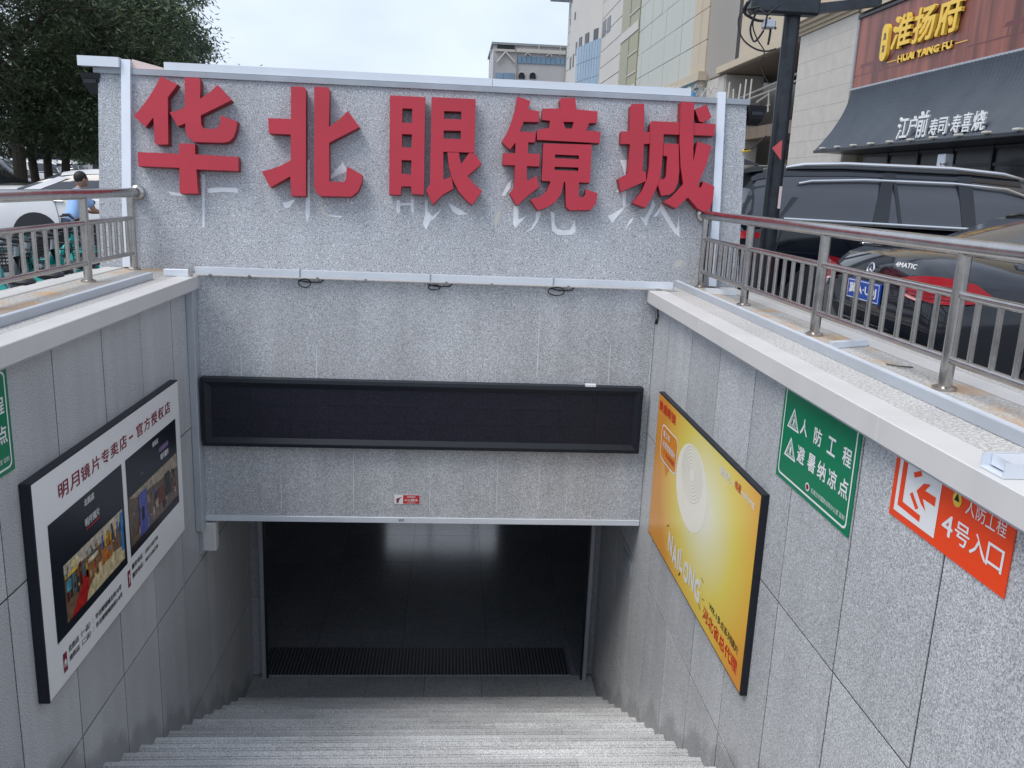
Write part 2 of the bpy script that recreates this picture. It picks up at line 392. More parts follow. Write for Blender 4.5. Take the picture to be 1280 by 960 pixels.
def thing(name, label, cat, loc=(0, 0, 0), group=None, rz=0):
    o = bpy.data.objects.new(name, None); COL.objects.link(o); o.location = loc; o.rotation_euler.z = rz; o.empty_display_size = .2
    o['label'] = label; o['category'] = cat
    if group: o['group'] = group
    return o
def struct(name, mb, mt, smooth=False):
    o = obj(name, mb.mesh(name, M[mt], smooth)); o['kind'] = 'structure'; return o
def copy_tree(o, parent=None):
    c = o.copy(); COL.objects.link(c); c.parent = parent
    for ch in list(o.children): copy_tree(ch, c)
    return c
class Frame:
    def __init__(s, O, U, V, Nn): s.O = Vector(O); s.U = Vector(U); s.V = Vector(V); s.N = Vector(Nn)
    def __call__(s, p, w=0.): return s.O + s.U * p[0] + s.V * p[1] + s.N * w
_tc = {}
def textmesh(body, bold=.0, res=2):
    k = (body, bold)
    if k not in _tc:
        c = bpy.data.curves.new('t', 'FONT'); c.body = body; c.offset = bold; c.resolution_u = res; c.fill_mode = 'FRONT'
        o = bpy.data.objects.new('t', c); COL.objects.link(o)
        dg = bpy.context.evaluated_depsgraph_get()
        me = bpy.data.meshes.new_from_object(o.evaluated_get(dg))
        v = [tuple(q.co) for q in me.vertices]; f = [tuple(p.vertices) for p in me.polygons]
        bpy.data.objects.remove(o); bpy.data.curves.remove(c); bpy.data.meshes.remove(me)
        _tc[k] = (v, f)
    return _tc[k]
def text(mb, body, fr, box, w=.003, bold=.012, depth=0., slant=0.):
    """lettering fitted into box (u0,v0,u1,v1) of a frame; heavier weights are struck several times with tiny shifts"""
    v, f = textmesh(body, 0.)
    xs = [a[0] for a in v]; ys = [a[1] for a in v]; x0, x1, y0, y1 = min(xs), max(xs), min(ys), max(ys)
    x0 -= bold; x1 += bold; y0 -= bold; y1 += bold
    u0, v0, u1, v1 = box; b = bold
    strikes = [(0, 0)] if b < .002 else [(-b, -b), (b, -b), (-b, b), (b, b)] + ([(0, 0)] if b > .02 else [])
    cnt = set()
    for q in f:
        for i in range(len(q)): cnt.add((q[i], q[(i + 1) % len(q)]))
    edges = [(a_, b_) for (a_, b_) in cnt if (b_, a_) not in cnt]
    for si, (sx, sy) in enumerate(strikes):
        ww = w + si * .00022; P = []; n = len(mb.v)
        for a in v:
            vv = (a[1] + sy - y0) / (y1 - y0); P.append((u0 + (a[0] + sx - x0) / (x1 - x0) * (u1 - u0) + slant * vv * (v1 - v0), v0 + vv * (v1 - v0)))
        mb.v += [tuple(fr(p, ww + depth)) for p in P]; mb.f += [tuple(n + i for i in q) for q in f]
        if depth:
            n2 = len(mb.v); mb.v += [tuple(fr(p, w)) for p in P]
            for (a_, b_) in edges: mb.f.append((n + b_, n + a_, n2 + a_, n2 + b_))
def rect(mb, fr, u0, v0, u1, v1, w=.002):
    mb.quad(fr((u0, v0), w), fr((u1, v0), w), fr((u1, v1), w), fr((u0, v1), w))
def poly(mb, fr, pts, w=.002):
    tri = tessellate_polygon([[Vector((p[0], p[1], 0)) for p in pts]]); k = len(mb.v)
    mb.v += [tuple(fr(p, w)) for p in pts]; mb.f += [tuple(k + i for i in t) for t in tri]

# ------------------------------------------------------------------ layout constants (metres)
WR, WL = 1.73, -2.108            # faces of the two stair walls
FY = 7.064                       # face of the lower facade
TILT = .145; UD = 7.350         # upper sign wall: y - TILT*z = UD
UN = (0, 1, -TILT)
def upx(px, off=0.):             # photograph pixel -> point on the sign wall, off metres in front
    ln = math.sqrt(1 + TILT * TILT); return atn(px, UN, UD - off * ln)

# ================================================================== SETTING
# ground sheet with the stair well cut out
g = MB(); R_ = 900
ox = [(-R_, -R_), (R_, -R_), (R_, R_), (-R_, R_)]; ix = [(-2.25, .47), (1.88, .47), (1.88, 7.2), (-2.25, 7.2)]
for i in range(4):
    j = (i + 1) % 4
    g.quad((*ox[i], 0), (*ox[j], 0), (*ix[j], 0), (*ix[i], 0))
struct('ground', g, 'asphalt')
g = MB().box(-6, 7, 8.118, 24, FLOOR - .2, FLOOR - .012); struct('tunnel_slab', g, 'joint')
ft = thing('tunnel_floor', 'dark polished granite floor of the underground passage', 'floor', (0, 8.12, FLOOR)); ft['kind'] = 'structure'; del ft['category']
tile = MB().box(0, 1.018, 0, .995, -.02, 0).mesh('floor_tile', M['floor'])
for i in range(-4, 5):
    for j in range(14):
        x = .54 + i * 1.022; y = .655 + j * 1.0
        obj('floor_tile', tile, ft, (x, y, 0))
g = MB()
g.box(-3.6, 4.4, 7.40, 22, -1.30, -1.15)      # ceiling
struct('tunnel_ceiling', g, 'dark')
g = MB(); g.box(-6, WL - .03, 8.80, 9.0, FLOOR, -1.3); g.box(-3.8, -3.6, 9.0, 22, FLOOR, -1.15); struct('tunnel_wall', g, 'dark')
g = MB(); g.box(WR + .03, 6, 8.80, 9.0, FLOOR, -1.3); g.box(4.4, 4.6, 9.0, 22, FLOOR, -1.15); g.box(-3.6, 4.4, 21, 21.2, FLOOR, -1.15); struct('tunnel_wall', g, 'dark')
lt = MB().box(0, .634, 0, .645, -.02, 0).mesh('landing_tile', M['landing'])
for i in range(6): obj('landing_tile', lt, ft, (WL + .004 + i * .6385, .003, .0))
# lit shop front deep in the passage (seen only as its shine on the floor)
sf = thing('shop_window', 'lit shop window deep in the dark passage, mirrored in the floor', 'window', (0, 18.0, FLOOR))
part('pane', MB().box(-1.3, 1.15, 18.0, 18.02, FLOOR + .1, FLOOR + 2.62), 'litglass', sf)
f_ = MB().box(-1.4, -1.31, 17.96, 18.04, FLOOR, FLOOR + 2.7); f_.box(-.35, -.31, 17.96, 18.04, FLOOR, FLOOR + 2.7); f_.box(.62, .66, 17.96, 18.04, FLOOR, FLOOR + 2.7); f_.box(-1.3, 1.15, 17.96, 17.99, FLOOR + 1.9, FLOOR + 2.0); f_.box(-.95, -.75, 17.9, 17.95, FLOOR, FLOOR + 1.7); f_.box(1.16, 1.7, 17.96, 18.04, FLOOR, FLOOR + 2.7)
part('frame', f_, 'gate', sf)

# ---------------- stairs
st = thing('staircase', 'wide grey granite stairs going down into the underground entrance', 'stairs', (0, STAIR0[0], 0)); st['kind'] = 'structure'; del st['category']
def step_profile():
    p = [(-.012, -.155), (-.012, -.03), (-.022, -.027), (-.022, -.004), (-.018, 0)]
    for k in range(3):
        y = .022 + k * .026; p += [(y, 0), (y + .003, -.008), (y + .013, -.008), (y + .016, 0)]
    p += [(.262, 0), (.262, -.03), (.262, -.155)]
    return p
SP = step_profile()
def slab(x0, x1):
    m = MB(); m.loft([[(x, y, z) for y, z in SP] for x in (x0, x1)]); return m
for i in range(27):
    y = STAIR0[0] + i * RUN; z = STAIR0[1] - i * RISE
    if i == 26: continue
    rnd = random.Random(i)
    cuts = [WL] + sorted([-1.05 + rnd.uniform(-.12, .12), .28 + rnd.uniform(-.3, .3)] if i % 2 else [-.35 + rnd.uniform(-.3, .3), .62 + .02 * i]) + [WR]
    for a, b in zip(cuts, cuts[1:]):
        part('step_slab', MB().loft([[(x, y - p[0] - .022, z + p[1]) for p in SP] for x in (a + .0012, b - .0012)]), 'step', st)
core = MB()
core.loft([[(x, .5, -.165), (x, 8.05, -.165 - .5141 * 7.55), (x, 8.05, -5), (x, .5, -5)] for x in (WL, WR)]); struct('stair_core', core, 'joint')
part('landing_tile', MB().box(WL, WR, 8.06, 8.117, FLOOR - .2, FLOOR - .001), 'step', st)

# ---------------- stair side walls made of granite panels
JY = [3.96 + .6555 * k for k in range(-7, 9)]           # vertical joints
RZ = [.600, -.543, -1.775, -3.009, -4.20]
TH = .030
pm = {}
def side_wall(side):
    x = WR if side > 0 else WL
    lab = ('right' if side > 0 else 'left')
    t = thing('stair_wall', 'grey granite panel wall on the %s side of the stairs, %s' % (lab, 'behind the yellow poster' if side > 0 else 'behind the white poster'), 'wall', (x, 0, 0), 'granite walls beside the stairs')
    part('backing', MB().box(x + side * .004, x + side * .28, -1.2, 8.80, -4.3, .595), 'joint', t)
    ys = JY + [8.80] if JY[-1] < 8.75 else [q for q in JY if q < 8.6] + [8.80]
    for j in range(len(RZ) - 1):
        z1, z0 = RZ[j], RZ[j + 1]
        for a, b in zip(ys, ys[1:]):
            zs = STAIR0[1] - (a - STAIR0[0]) / RUN * RISE
            if z1 < zs - .35 and b < 8.1: continue
            key = (round(b - a, 3), j, side)
            if key not in pm:
                g_ = .0052
                pm[key] = MB().box(0, side * TH, g_, b - a - g_, z0 + g_, z1 - g_).mesh('panel', M['wall'])
            obj('panel', pm[key], t, (0 + random.uniform(0, .0015) * side, a, 0))
    for z0, z1 in zip(RZ[1:], RZ): part('return_panel', MB().box(x - side * .095, x + side * .03, 8.803, 8.83, z0 + .004, min(z1, -1.41) - .004), 'wall', t) if z0 < -1.5 else None
    return t
side_wall(1); side_wall(-1)

# ---------------- lower facade
fc = thing('entrance_facade', 'speckled grey granite facing over the stairs, carrying the black display board', 'wall', (0, FY, 0))
part('backing', MB().box(WL + .002, WR - .002, FY + .0015, FY + .30, -1.35, .66), 'grout', fc)
fx = [WL + .002, -1.98] + [-1.98 + .6 * k for k in range(1, 7)] + [WR - .002]
fz = [.70, -1.352]
for a, b in zip(fx, fx[1:]):
    if b - a < .03: continue
    part('panel', MB().box(a + .0013, b - .0013, FY, FY + .025, fz[1], fz[0]), 'facade', fc)
part('top_slab', MB().box(WL + .002, WR - .002, FY + .03, 7.44, .66, .702), 'ledge', fc)
part('edge_trim', MB().box(WL + .004, WR - .004, FY - .012, FY + .05, -1.405, -1.354, .002), 'alu', fc)
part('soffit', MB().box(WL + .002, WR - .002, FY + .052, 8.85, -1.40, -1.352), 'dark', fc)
t_ = MB(); FF = Frame((0, FY - .012, 0), (1, 0, 0), (0, 0, 1), (0, -1, 0)); a = at((498, 651), 1, FY); text(t_, 'W?', FF, (a.x, -1.392, a.x + .05, -1.366), .001); part('mark', t_, 'black', fc)
# grime and white drip marks on the facing
mk = []
for px, h in ((442, .5), (537, .35), (620, .5), (672, .4), (707, .22), (352, .3)):
    p = at((px, 640), 1, FY); z0 = -1.30 + random.uniform(0, .05); mk.append(MB().quad((p.x - .003, FY - .0015, z0), (p.x + .003, FY - .0015, z0), (p.x + .002, FY - .0015, z0 + h), (p.x - .002, FY - .0015, z0 + h)))
for px, y0, y1 in ((302, 446, 470), (396, 432, 472), (671, 395, 470), (760, 430, 480), (811, 440, 480)):
    p = at((px, y1), 1, FY); q = at((px, y0), 1, FY); mk.append(MB().quad((p.x - .004, FY - .0015, max(p.z, -.12)), (p.x + .004, FY - .0015, max(p.z, -.12)), (p.x + .002, FY - .0015, q.z), (p.x - .002, FY - .0015, q.z)))
for m_ in mk: part('drip_mark', m_, 'ghost', fc)

# ---------------- upper sign wall, leaning back
uw = thing('sign_wall', 'leaning speckled stone-render wall with large red characters', 'wall', (0, 7.3, 0))
XL, XR = -2.952, 2.541
def uy(z): return UD + TILT * z
b = MB(); ZT = 2.276
b.loft([[(x, uy(0), .0), (x, uy(.704), .704), (x, uy(ZT), ZT), (x, uy(ZT) + .30, ZT), (x, uy(0) + .42, 0)] for x in (XL, XR)])
part('render', b, 'plaster', uw)
b = MB(); b.loft([[(x, uy(ZT) - .022, ZT), (x, uy(ZT) - .022, ZT + .045), (x, uy(ZT) + .33, ZT + .05), (x, uy(ZT) + .33, ZT)] for x in (XL - .03, XR + .02)])
part('cap', b, 'cap', uw)
# ghost marks of the older lettering
def poly_up(mb, pts, org, s, off=.002):
    P = [upx((org[0] + p[0] / s, org[1] + p[1] / s), off) for p in pts]
    tri = tessellate_polygon([[Vector((p.x, p.z, 0)) for p in P]]); k = len(mb.v)
    mb.v += [tuple(p) for p in P]; mb.f += [tuple(k + i for i in t) for t in tri]
S3 = 3.368
gl = [[(168, 132), (195, 136), (228, 140), (228, 152), (190, 149), (176, 142)], [(332, 120), (380, 115), (460, 118), (465, 138), (400, 134), (338, 139)], [(308, 60), (325, 60), (322, 285), (314, 284), (312, 180)],
      [(650, 180), (705, 165), (680, 200), (662, 204)], [(750, 0), (765, 0), (766, 225), (755, 264), (746, 225), (750, 120)],
      [(850, 75), (870, 45), (905, 10), (925, 48), (885, 63), (855, 80)], [(1130, 165), (1145, 170), (1146, 215), (1137, 230), (1129, 205)], [(1190, 165), (1204, 165), (1202, 225), (1192, 215)],
      [(1145, 182), (1190, 180), (1190, 190), (1146, 192)], [(1250, 170), (1262, 170), (1262, 215), (1284, 240), (1255, 294), (1241, 270), (1250, 230)], [(826, 228), (845, 232), (903, 235), (895, 243), (870, 240)],
      [(940, 176), (948, 178), (944, 186), (938, 184)], [(560, 150), (566, 150), (566, 152), (560, 152)], [(1020, 330), (1036, 318), (1052, 320), (1040, 336)]]
for q in gl[:-1]:
    gm = MB(); poly_up(gm, q, (160, 200), S3); part('paint_mark', gm, 'ghost', uw)
gr = [[(70, 182), (95, 195), (152, 228), (112, 233), (85, 215)], [(-12, 262), (8, 235), (40, 203), (28, 225), (4, 252)], [(345, 190), (365, 195), (364, 250), (402, 233), (380, 255), (350, 287), (341, 270)],
      [(440, 215), (462, 215), (448, 255), (425, 290), (386, 309), (418, 285), (436, 250)], [(500, 215), (516, 225), (517, 270), (528, 290), (555, 297), (580, 294), (590, 280), (600, 250), (606, 300), (588, 315), (530, 317), (505, 297)],
      [(292, 152), (318, 100), (336, 82), (330, 118), (305, 152)], [(738, 235), (770, 222), (838, 178), (800, 215), (760, 264)], [(797, 128), (818, 130), (815, 200), (805, 206)],
      [(875, 238), (895, 245), (915, 210), (930, 165), (940, 190), (915, 240), (900, 280)], [(930, 240), (958, 200), (966, 180), (1000, 240), (1030, 292), (1040, 228), (1042, 328), (1018, 305), (985, 255), (962, 215), (945, 238)],
      [(808, 297), (835, 250), (850, 240), (840, 262)], [(790, 0), (826, 0), (818, 40), (812, 70), (806, 40)], [(776, 128), (790, 120), (800, 135), (776, 136)], [(960, 110), (1000, 130), (990, 150), (965, 140)]]
for q in gr:
    gm = MB(); poly_up(gm, q, (540, 200), S3); part('paint_mark', gm, 'ghost', uw)
ch = MB()
for q in ([(1015, 452), (1030, 425), (1052, 420), (1062, 428), (1040, 452)], [(262, 250), (272, 222), (290, 215), (280, 262), (266, 290)]): poly_up(ch, q, (540, 200), S3, .0015)
poly_up(ch, [(824, 178), (816, 195), (830, 222), (870, 240), (850, 244), (822, 226), (808, 200)], (160, 200), S3, .0015)
part('patch', ch, 'chipped', uw)

# white channels round the sign wall
def channel(name, label, secs, mt='alu', group='white light channels around the sign wall', extra=None):
    p0 = secs[0][0]
    t = thing(name, label, 'light strip', tuple(p0), group)
    part('housing', MB().loft(secs), mt, t)
    if extra: extra(t)
    return t
LN = Vector((0, -1, TILT)).normalized(); UPV = Vector((0, TILT, 1)).normalized()
def vchan(x0, x1, z0, z1, label):
    d = .045
    secs = []
    for z in (z0, z1):
        p = Vector((0, uy(z), z)); secs.append([Vector((x0, 0, 0)) + p + LN * .001, Vector((x1, 0, 0)) + p + LN * .001, Vector((x1, 0, 0)) + p + LN * d, Vector((x0, 0, 0)) + p + LN * d])
    return channel('light_channel', label, secs)
vchan(-2.751, -2.678, .706, 2.384, 'tall white vertical light channel left of the red characters')
vchan(2.266, 2.335, .706, 2.364, 'tall white vertical light channel right of the red characters')
def hchan(x0, x1, z0, h, label, y0=None, d=.05):
    yy = uy(z0) - .03 if y0 is None else y0
    secs = [[(x, yy, z0), (x, yy + d, z0), (x, yy + d, z0 + h), (x, yy, z0 + h)] for x in (x0, x1)]
    return channel('light_channel', label, [[Vector(p) for p in s] for s in secs])
hchan(-2.416, .308, 2.325, .062, 'long white channel on top of the sign wall, left part', uy(2.3) - .01)
hchan(.314, 2.035, 2.325, .062, 'white channel on top of the sign wall, right part ending by the dry twigs', uy(2.3) - .01)
hchan(-3.084, -2.757, 2.322, .077, 'short white channel jutting out past the top left corner of the sign wall', uy(2.3) - .075, .07)
x_ = thing('light_channel', 'open pinkish end of the top channel beside the left white upright', 'light strip', (-2.5, 7.45, 2.3))
part('housing', MB().loft([[(-2.673, 7.68, 2.325), (-2.426, 7.68, 2.325), (-2.426, 7.73, 2.325), (-2.673, 7.73, 2.325)], [(-2.673, 7.68, 2.397), (-2.426, 7.68, 2.342), (-2.426, 7.73, 2.342), (-2.673, 7.73, 2.397)]]), 'pink', x_)
# floodlights at the two top corners
def flood(x, y, z, label, s):
    t = thing('floodlight', label, 'lamp', (x, y, z), 'floodlights at the corners of the sign wall')
    part('case', MB().loft([[(x - .05, y - .05, z - .03), (x + .06, y - .05, z - .03), (x + .06, y + .05, z - .08), (x - .05, y + .05, z - .08)], [(x - .08, y - .09, z + .08), (x + .08, y - .09, z + .08), (x + .08, y + .08, z + .06), (x - .08, y + .08, z + .06)]]), 'black', t)
    part('lens', MB().box(x - .05, x + .05, y - .088, y - .080, z - .0, z + .03), 'gate', t)
    part('bracket', MB().tube([(x - s * .05, y, z + .02), (x - s * .16, y + .05, z + .06), (x - s * .2, y + .12, z + .06)], .012, 6), 'steel', t)
flood(2.625, 7.71, 2.19, 'small black floodlight at the right top corner of the sign wall', 1)
flood(-3.01, 7.73, 2.19, 'small dark floodlight under the left top corner of the sign wall', -1)
tw = thing('dry_twigs', 'dry broken vine twigs on top of the wall by the right white upright', 'plant', (2.0, 7.5, 2.3))
b = MB(); rnd = random.Random(3)
for k in range(16):
    x = 1.80 + k * .049; 
    if k < 9: b.tube([(x, 7.72, 2.335), (x + .04, 7.71, 2.38 + rnd.uniform(0, .05)), (x + .09, 7.72, 2.35 + rnd.uniform(0, .06))], .006, 5)
    else: b.tube([(x + .05, 7.76, 2.32), (x + .05 + rnd.uniform(-.01, .01), 7.76, 2.41 + rnd.uniform(0, .10))], .007, 5)
part('twig', b, 'stone', tw)
# conduit stub and wire on right edge
t = thing('wire_stub', 'thin wire looping from the right edge of the sign wall to the black pole', 'cable', (2.46, 7.36, 1.4))
part('wire', MB().tube([upx((930, 187), .03), upx((940, 186), .03), upx((948, 178), .0), at((958, 170), 1, 7.8)], .008, 6), 'cable', t)
part('stub', MB().tube([upx((928, 189), .02), upx((938, 187), .02)], .014, 6), 'yellowtxt', t)

# lower white light bar across the facade
bars = [(-2.095, -1.305), (-1.30, -.09), (-.085, .955), (.960, 1.945)]
xa = at((243, 342), 1, FY - .05).x; js = [at((px, 350), 1, FY - .06).x for px in (375, 538, 692, 843)]
xs = [xa] + js
names = ['leftmost of the four white light bars under the red characters', 'second from left of the four white light bars under the red characters', 'third from left of the four white light bars under the red characters', 'rightmost of the four white light bars, reaching over the right ledge']
for k in range(4):
    t = hchan(xs[k] + .006, xs[k + 1] - .006, .722, .052, names[k], FY - .062, .05)
    t['group'] = 'white light bars across the facade'
    for q in range(2 if k < 3 else 1):
        xx = xs[k] + (xs[k + 1] - xs[k]) * (.45 if q else .08) + .05
        part('clip', MB().box(xx - .01, xx + .01, FY - .03, FY + .0, .688, .7218), 'steel', t)
    part('end_joint', MB().box(xs[k + 1] - .005, xs[k + 1] + .004, FY - .066, FY - .012, .716, .782), 'cap', t)
for k, x in enumerate(js[:3]):
    t = thing('cable_loop', ['black cable loop below the first joint of the light bars', 'black cable loop below the second joint of the light bars', 'tangled black cable below the third joint of the light bars'][k], 'cable', (x, FY, .7), 'cable loops under the light bars')
    b = MB(); P = []
    for i in range(13):
        a_ = 2 * pi * i / 12; P.append((x + .03 + .05 * (1 + .4 * (k == 2)) * cos(a_), FY - .03 + .01 * sin(2 * a_), .668 + (.035 if k != 1 else .02) * sin(a_)))
    b.tube(P, .005, 6); b.tube([(x - .02, FY - .02, .69), (x + .06, FY - .015, .675), (x + .16, FY - .02, .68), (x + .18, FY - .01, .70)], .005, 6)
    part('cable', b, 'cable', t)
# grey vertical channel in the left corner, junction box, hanging cable
t = thing('corner_channel', 'grey vertical aluminium channel in the left corner of the entrance', 'trim', (WL, 6.9, 0))
part('channel', MB().box(WL + .001, WL + .06, 6.94, 7.055, -1.46, .598, .004), 'alu_grey', t)
t = thing('junction_box', 'small pale box fixed under the lintel at the left wall', 'box', (-2.05, 7.1, -1.6))
part('case', MB().box(WL + .025, WL + .135, 7.04, 7.14, -1.68, -1.425, .006), 'coping', t)
part('base', MB().box(WL + .001, WL + .03, 7.02, 7.16, -1.70, -1.41), 'cap', t)
t = thing('hanging_cable', 'short black cable hanging from the right coping at the corner', 'cable', (WR, 6.95, .5))
part('cable', MB().tube([at((822, 386), 0, WR - .012), at((822.5, 395), 0, WR - .012), at((820, 404), 0, WR - .012)], [.008, .008, .014], 6), 'cable', t)

# ---------------- black display board
bl, br_ = at((252, 513), 1, FY - .08).x + .0, at((801.5, 525), 1, FY - .08).x
zt, zb = at((252, 470), 1, FY - .08).z, at((256, 557), 1, FY - .08).z
zt = (zt + at((803, 487), 1, FY - .08).z) / 2; zb = (zb + at((800, 567), 1, FY - .08).z) / 2
t = thing('display_board', 'long black LED display board, switched off, across the facade', 'display', (0, FY, (zt + zb) / 2))
fw = .075
def frame_bar(x0, x1, z0, z1): return MB().box(x0, x1, FY - .085, FY - .0015, z0, z1, .008)
part('case', MB().box(bl + .05, br_ - .05, FY - .060, FY - .0012, zb + .05, zt - .05), 'black', t)
def bevbar(o0, o1, i0, i1):   # mitred frame bar: outer edge o0-o1, inner edge i0-i1 (x,z)
    y1, y2 = FY - .086, FY - .066
    m = MB(); m.loft([[(o0[0], FY - .0015, o0[1]), (o0[0], y1, o0[1]), ((o0[0] * .6 + i0[0] * .4), y1 - .006, o0[1] * .6 + i0[1] * .4), (i0[0], y2, i0[1]), (i0[0], FY - .02, i0[1])],
                      [(o1[0], FY - .0015, o1[1]), (o1[0], y1, o1[1]), ((o1[0] * .6 + i1[0] * .4), y1 - .006, o1[1] * .6 + i1[1] * .4), (i1[0], y2, i1[1]), (i1[0], FY - .02, i1[1])]]); return m
oc = [(bl, zb), (br_, zb), (br_, zt), (bl, zt)]; ic = [(bl + fw, zb + fw), (br_ - fw, zb + fw), (br_ - fw, zt - fw), (bl + fw, zt - fw)]
for k in range(4): part('frame_bar', bevbar(oc[k], oc[(k + 1) % 4], ic[k], ic[(k + 1) % 4]), 'board', t)
nx, nz = 11, 3; W_ = br_ - bl - 2 * fw; H_ = zt - zb - 2 * fw
mm = MB().box(0, W_ / nx - .0012, -.006, 0, 0, H_ / nz - .0012).mesh('module', M['screen'])
for i in range(nx):
    for j in range(nz):
        obj('module', mm, t, (bl + fw + i * W_ / nx + .001, -.0605 - random.uniform(0, .0015), zb + fw + j * H_ / nz - (zt + zb) / 2 + .001))
t = thing('paper_scrap', 'small white block lying on top of the black display board', 'block', (1.3, FY - .05, zt))
a = at((732, 482), 1, FY - .08); c_ = at((745, 482), 1, FY - .08); part('block', MB().box(a.x, c_.x, FY - .085, FY - .04, zt + .0015, zt + .02), 'white', t)

# small red warning sign
a = at((493, 618.2), 1, FY); c_ = at((524, 630), 1, FY)
t = thing('warning_sign', 'small red and white mind-your-head sticker above the lintel', 'sign', (a.x, FY, c_.z))
SF = Frame((a.x, FY - .0015, c_.z), (1, 0, 0), (0, 0, 1), (0, -1, 0)); sw, sh = c_.x - a.x, a.z - c_.z
part('plate', MB().box(a.x, c_.x, FY - .004, FY - .0012, c_.z, a.z), 'pwhite', t)
b = MB(); rect(b, SF, sw * .35, sh * .04, sw, sh * .98, .0035); part('red_field', b, 'pred', t)
b = MB(); text(b, '小心碰头', SF, (sw * .40, sh * .28, sw * .95, sh * .6), .0045, .02); text(b, '温馨提示', SF, (sw * .5, sh * .7, sw * .86, sh * .9), .0045, .01); text(b, 'CAREFUL', SF, (sw * .52, sh * .1, sw * .84, sh * .2), .0045, .01)
part('lettering', b, 'pwhite', t)
b = MB(); poly(b, SF, [(sw * .08, sh * .15), (sw * .16, sh * .12), (sw * .2, sh * .5), (sw * .3, sh * .82), (sw * .22, sh * .7), (sw * .12, sh * .6), (sw * .04, sh * .5), (sw * .1, sh * .45)], .0045); part('pictogram', b, 'maroon', t)

# door jambs, mat
t = thing('door_jamb', 'thin pale metal jamb at the left foot of the stairs', 'door frame', (-1.97, 8.72, FLOOR), 'door jambs of the passage')
part('post', MB().box(-1.995, -1.95, 8.70, 8.76, FLOOR, -1.402, .003), 'alu_grey', t); part('seal', MB().box(-1.9495, -1.93, 8.72, 8.75, FLOOR + .002, -1.403), 'black', t)
t = thing('door_jamb', 'thin pale metal jamb at the right foot of the stairs', 'door frame', (1.63, 8.72, FLOOR), 'door jambs of the passage')
part('post', MB().box(1.60, 1.645, 8.66, 8.72, FLOOR, -1.402, .003), 'alu_grey', t); part('seal', MB().box(1.58, 1.5995, 8.68, 8.71, FLOOR + .002, -1.403), 'black', t)
t = thing('door_mat', 'black ribbed drainage mat across the foot of the stairs', 'mat', (-.29, 9.06, FLOOR))
part('tray', MB().box(-2.03, 1.48, 8.77, 9.36, FLOOR + .001, FLOOR + .006), 'black', t)
part('edging', MB().box(-2.03, 1.48, 8.757, 8.767, FLOOR + .001, FLOOR + .014), 'cap', t)
b = MB()
for i in range(88):
    x = -2.01 + i * .0398; b.box(x, x + .016, 8.775, 9.355, FLOOR + .0062, FLOOR + .024)
r_ = part('ribs', b, 'rib', t); r_['kind'] = 'stuff'
t = thing('wall_plate', 'small pale notice plate on the shaded right wall under the lintel', 'sign', (WR, 7.9, -2.0))
a = at((779, 684), 0, WR - .01); c_ = at((788, 722), 0, WR - .01)
part('plate', MB().box(WR - .012, WR - .001, min(a.y, c_.y), max(a.y, c_.y), min(a.z, c_.z), max(a.z, c_.z), .002), 'cap', t)

# ================================================================== PARAPETS, COPINGS, STRIPS, RAILINGS
def parapet(side):
    s = side
    if s > 0: cx, zx, sx, px, ox_, end = 1.640, 1.788, 1.965, 2.365, 2.50, 2.62
    else: cx, zx, sx, px, ox_, end = -2.022, -2.168, -2.265, -2.752, -2.90, -3.0
    lab = 'right' if s > 0 else 'left'
    t = thing('parapet', 'low %s parapet with pale metal coping, carrying the steel railing' % lab, 'wall', (cx, 0, .7), 'parapets beside the stair well')
    Y0, Y1 = -1.2, uy(.7) - .004
    part('body', MB().box(cx + s * .115, end - s * .02, Y0, 7.14, -.3, .672), 'grout', t)
    # metal coping in lengths
    ys = [Y0, .6, 3.05, 5.5, FY - .002] if s > 0 else [Y0, 1.2, 3.7, 6.15, FY - .002]
    for a, b_ in zip(ys, ys[1:]):
        part('coping', MB().box(cx, zx, a + .001, b_ - .001, .600, .703, .004), 'coping', t)
    b2 = MB().box(cx + s * .012, zx - s * .03, Y0, FY - .004, .590, .5995); part('drip_edge', b2, 'alu_grey', t)
    # stone slabs
    y = Y0; k = 0
    rows = [(zx, sx + s * .02, 'ledge'), (sx + s * .022, px, 'ledge_rust')]
    for (xa_, xb_, mt) in rows:
        y = Y0 + (.3 if mt == 'ledge' else 0)
        y = Y0
        while y < Y1 - .05:
            y2 = min(y + .885, Y1)
            if Y1 - y2 < .2: y2 = Y1
            part('slab', MB().box(xa_ + s * .001, xb_ - s * .001, y + .0015, y2 - .0015, .672, .700 - random.uniform(0, .001), .002), mt, t)
            y = y2
    part('outer_strip', MB().box(px + s * .004, ox_, Y0, Y1 - .02, .668, .706, .004), 'coping', t)
    part('outer_slab', MB().box(ox_ + s * .001, end, Y0, Y1 - .02, .60, .685), 'ledge', t)
    # raised aluminium strip light housing
    q = thing('ledge_light_strip', 'raised aluminium light strip running along the %s ledge' % lab, 'light strip', (sx, 0, .7), 'light strips on the ledges')
    e_ = Y1 - .01 if s > 0 else 6.70
    ys = [Y0, 1.1, 4.05, e_]
    for a, b_ in zip(ys, ys[1:]):
        part('housing', MB().box(sx, sx + s * .042, a + .001, b_ - .001, .7005, .750, .002), 'alu_grey', q)
    part('cover', MB().box(sx + s * .005, sx + s * .037, Y0, e_ - .002, .7502, .7522), 'alu', q)
    return t
parapet(1); parapet(-1)
t = thing('light_channel', 'short white channel linking the left ledge strip to the facade', 'light strip', (-2.2, 6.9, .7), 'white light channels around the sign wall')
part('housing', MB().box(-2.262, -2.07, 6.93, 6.975, .7035, .757, .002), 'alu', t); part('clip', MB().box(-2.066, -2.05, 6.92, 6.985, .704, .772), 'steel', t)
t = thing('loose_channel', 'loose white aluminium channel lying across the right ledge behind the second railing post', 'metal scrap', (2.3, 4.7, .7), 'loose aluminium pieces on the right ledge')
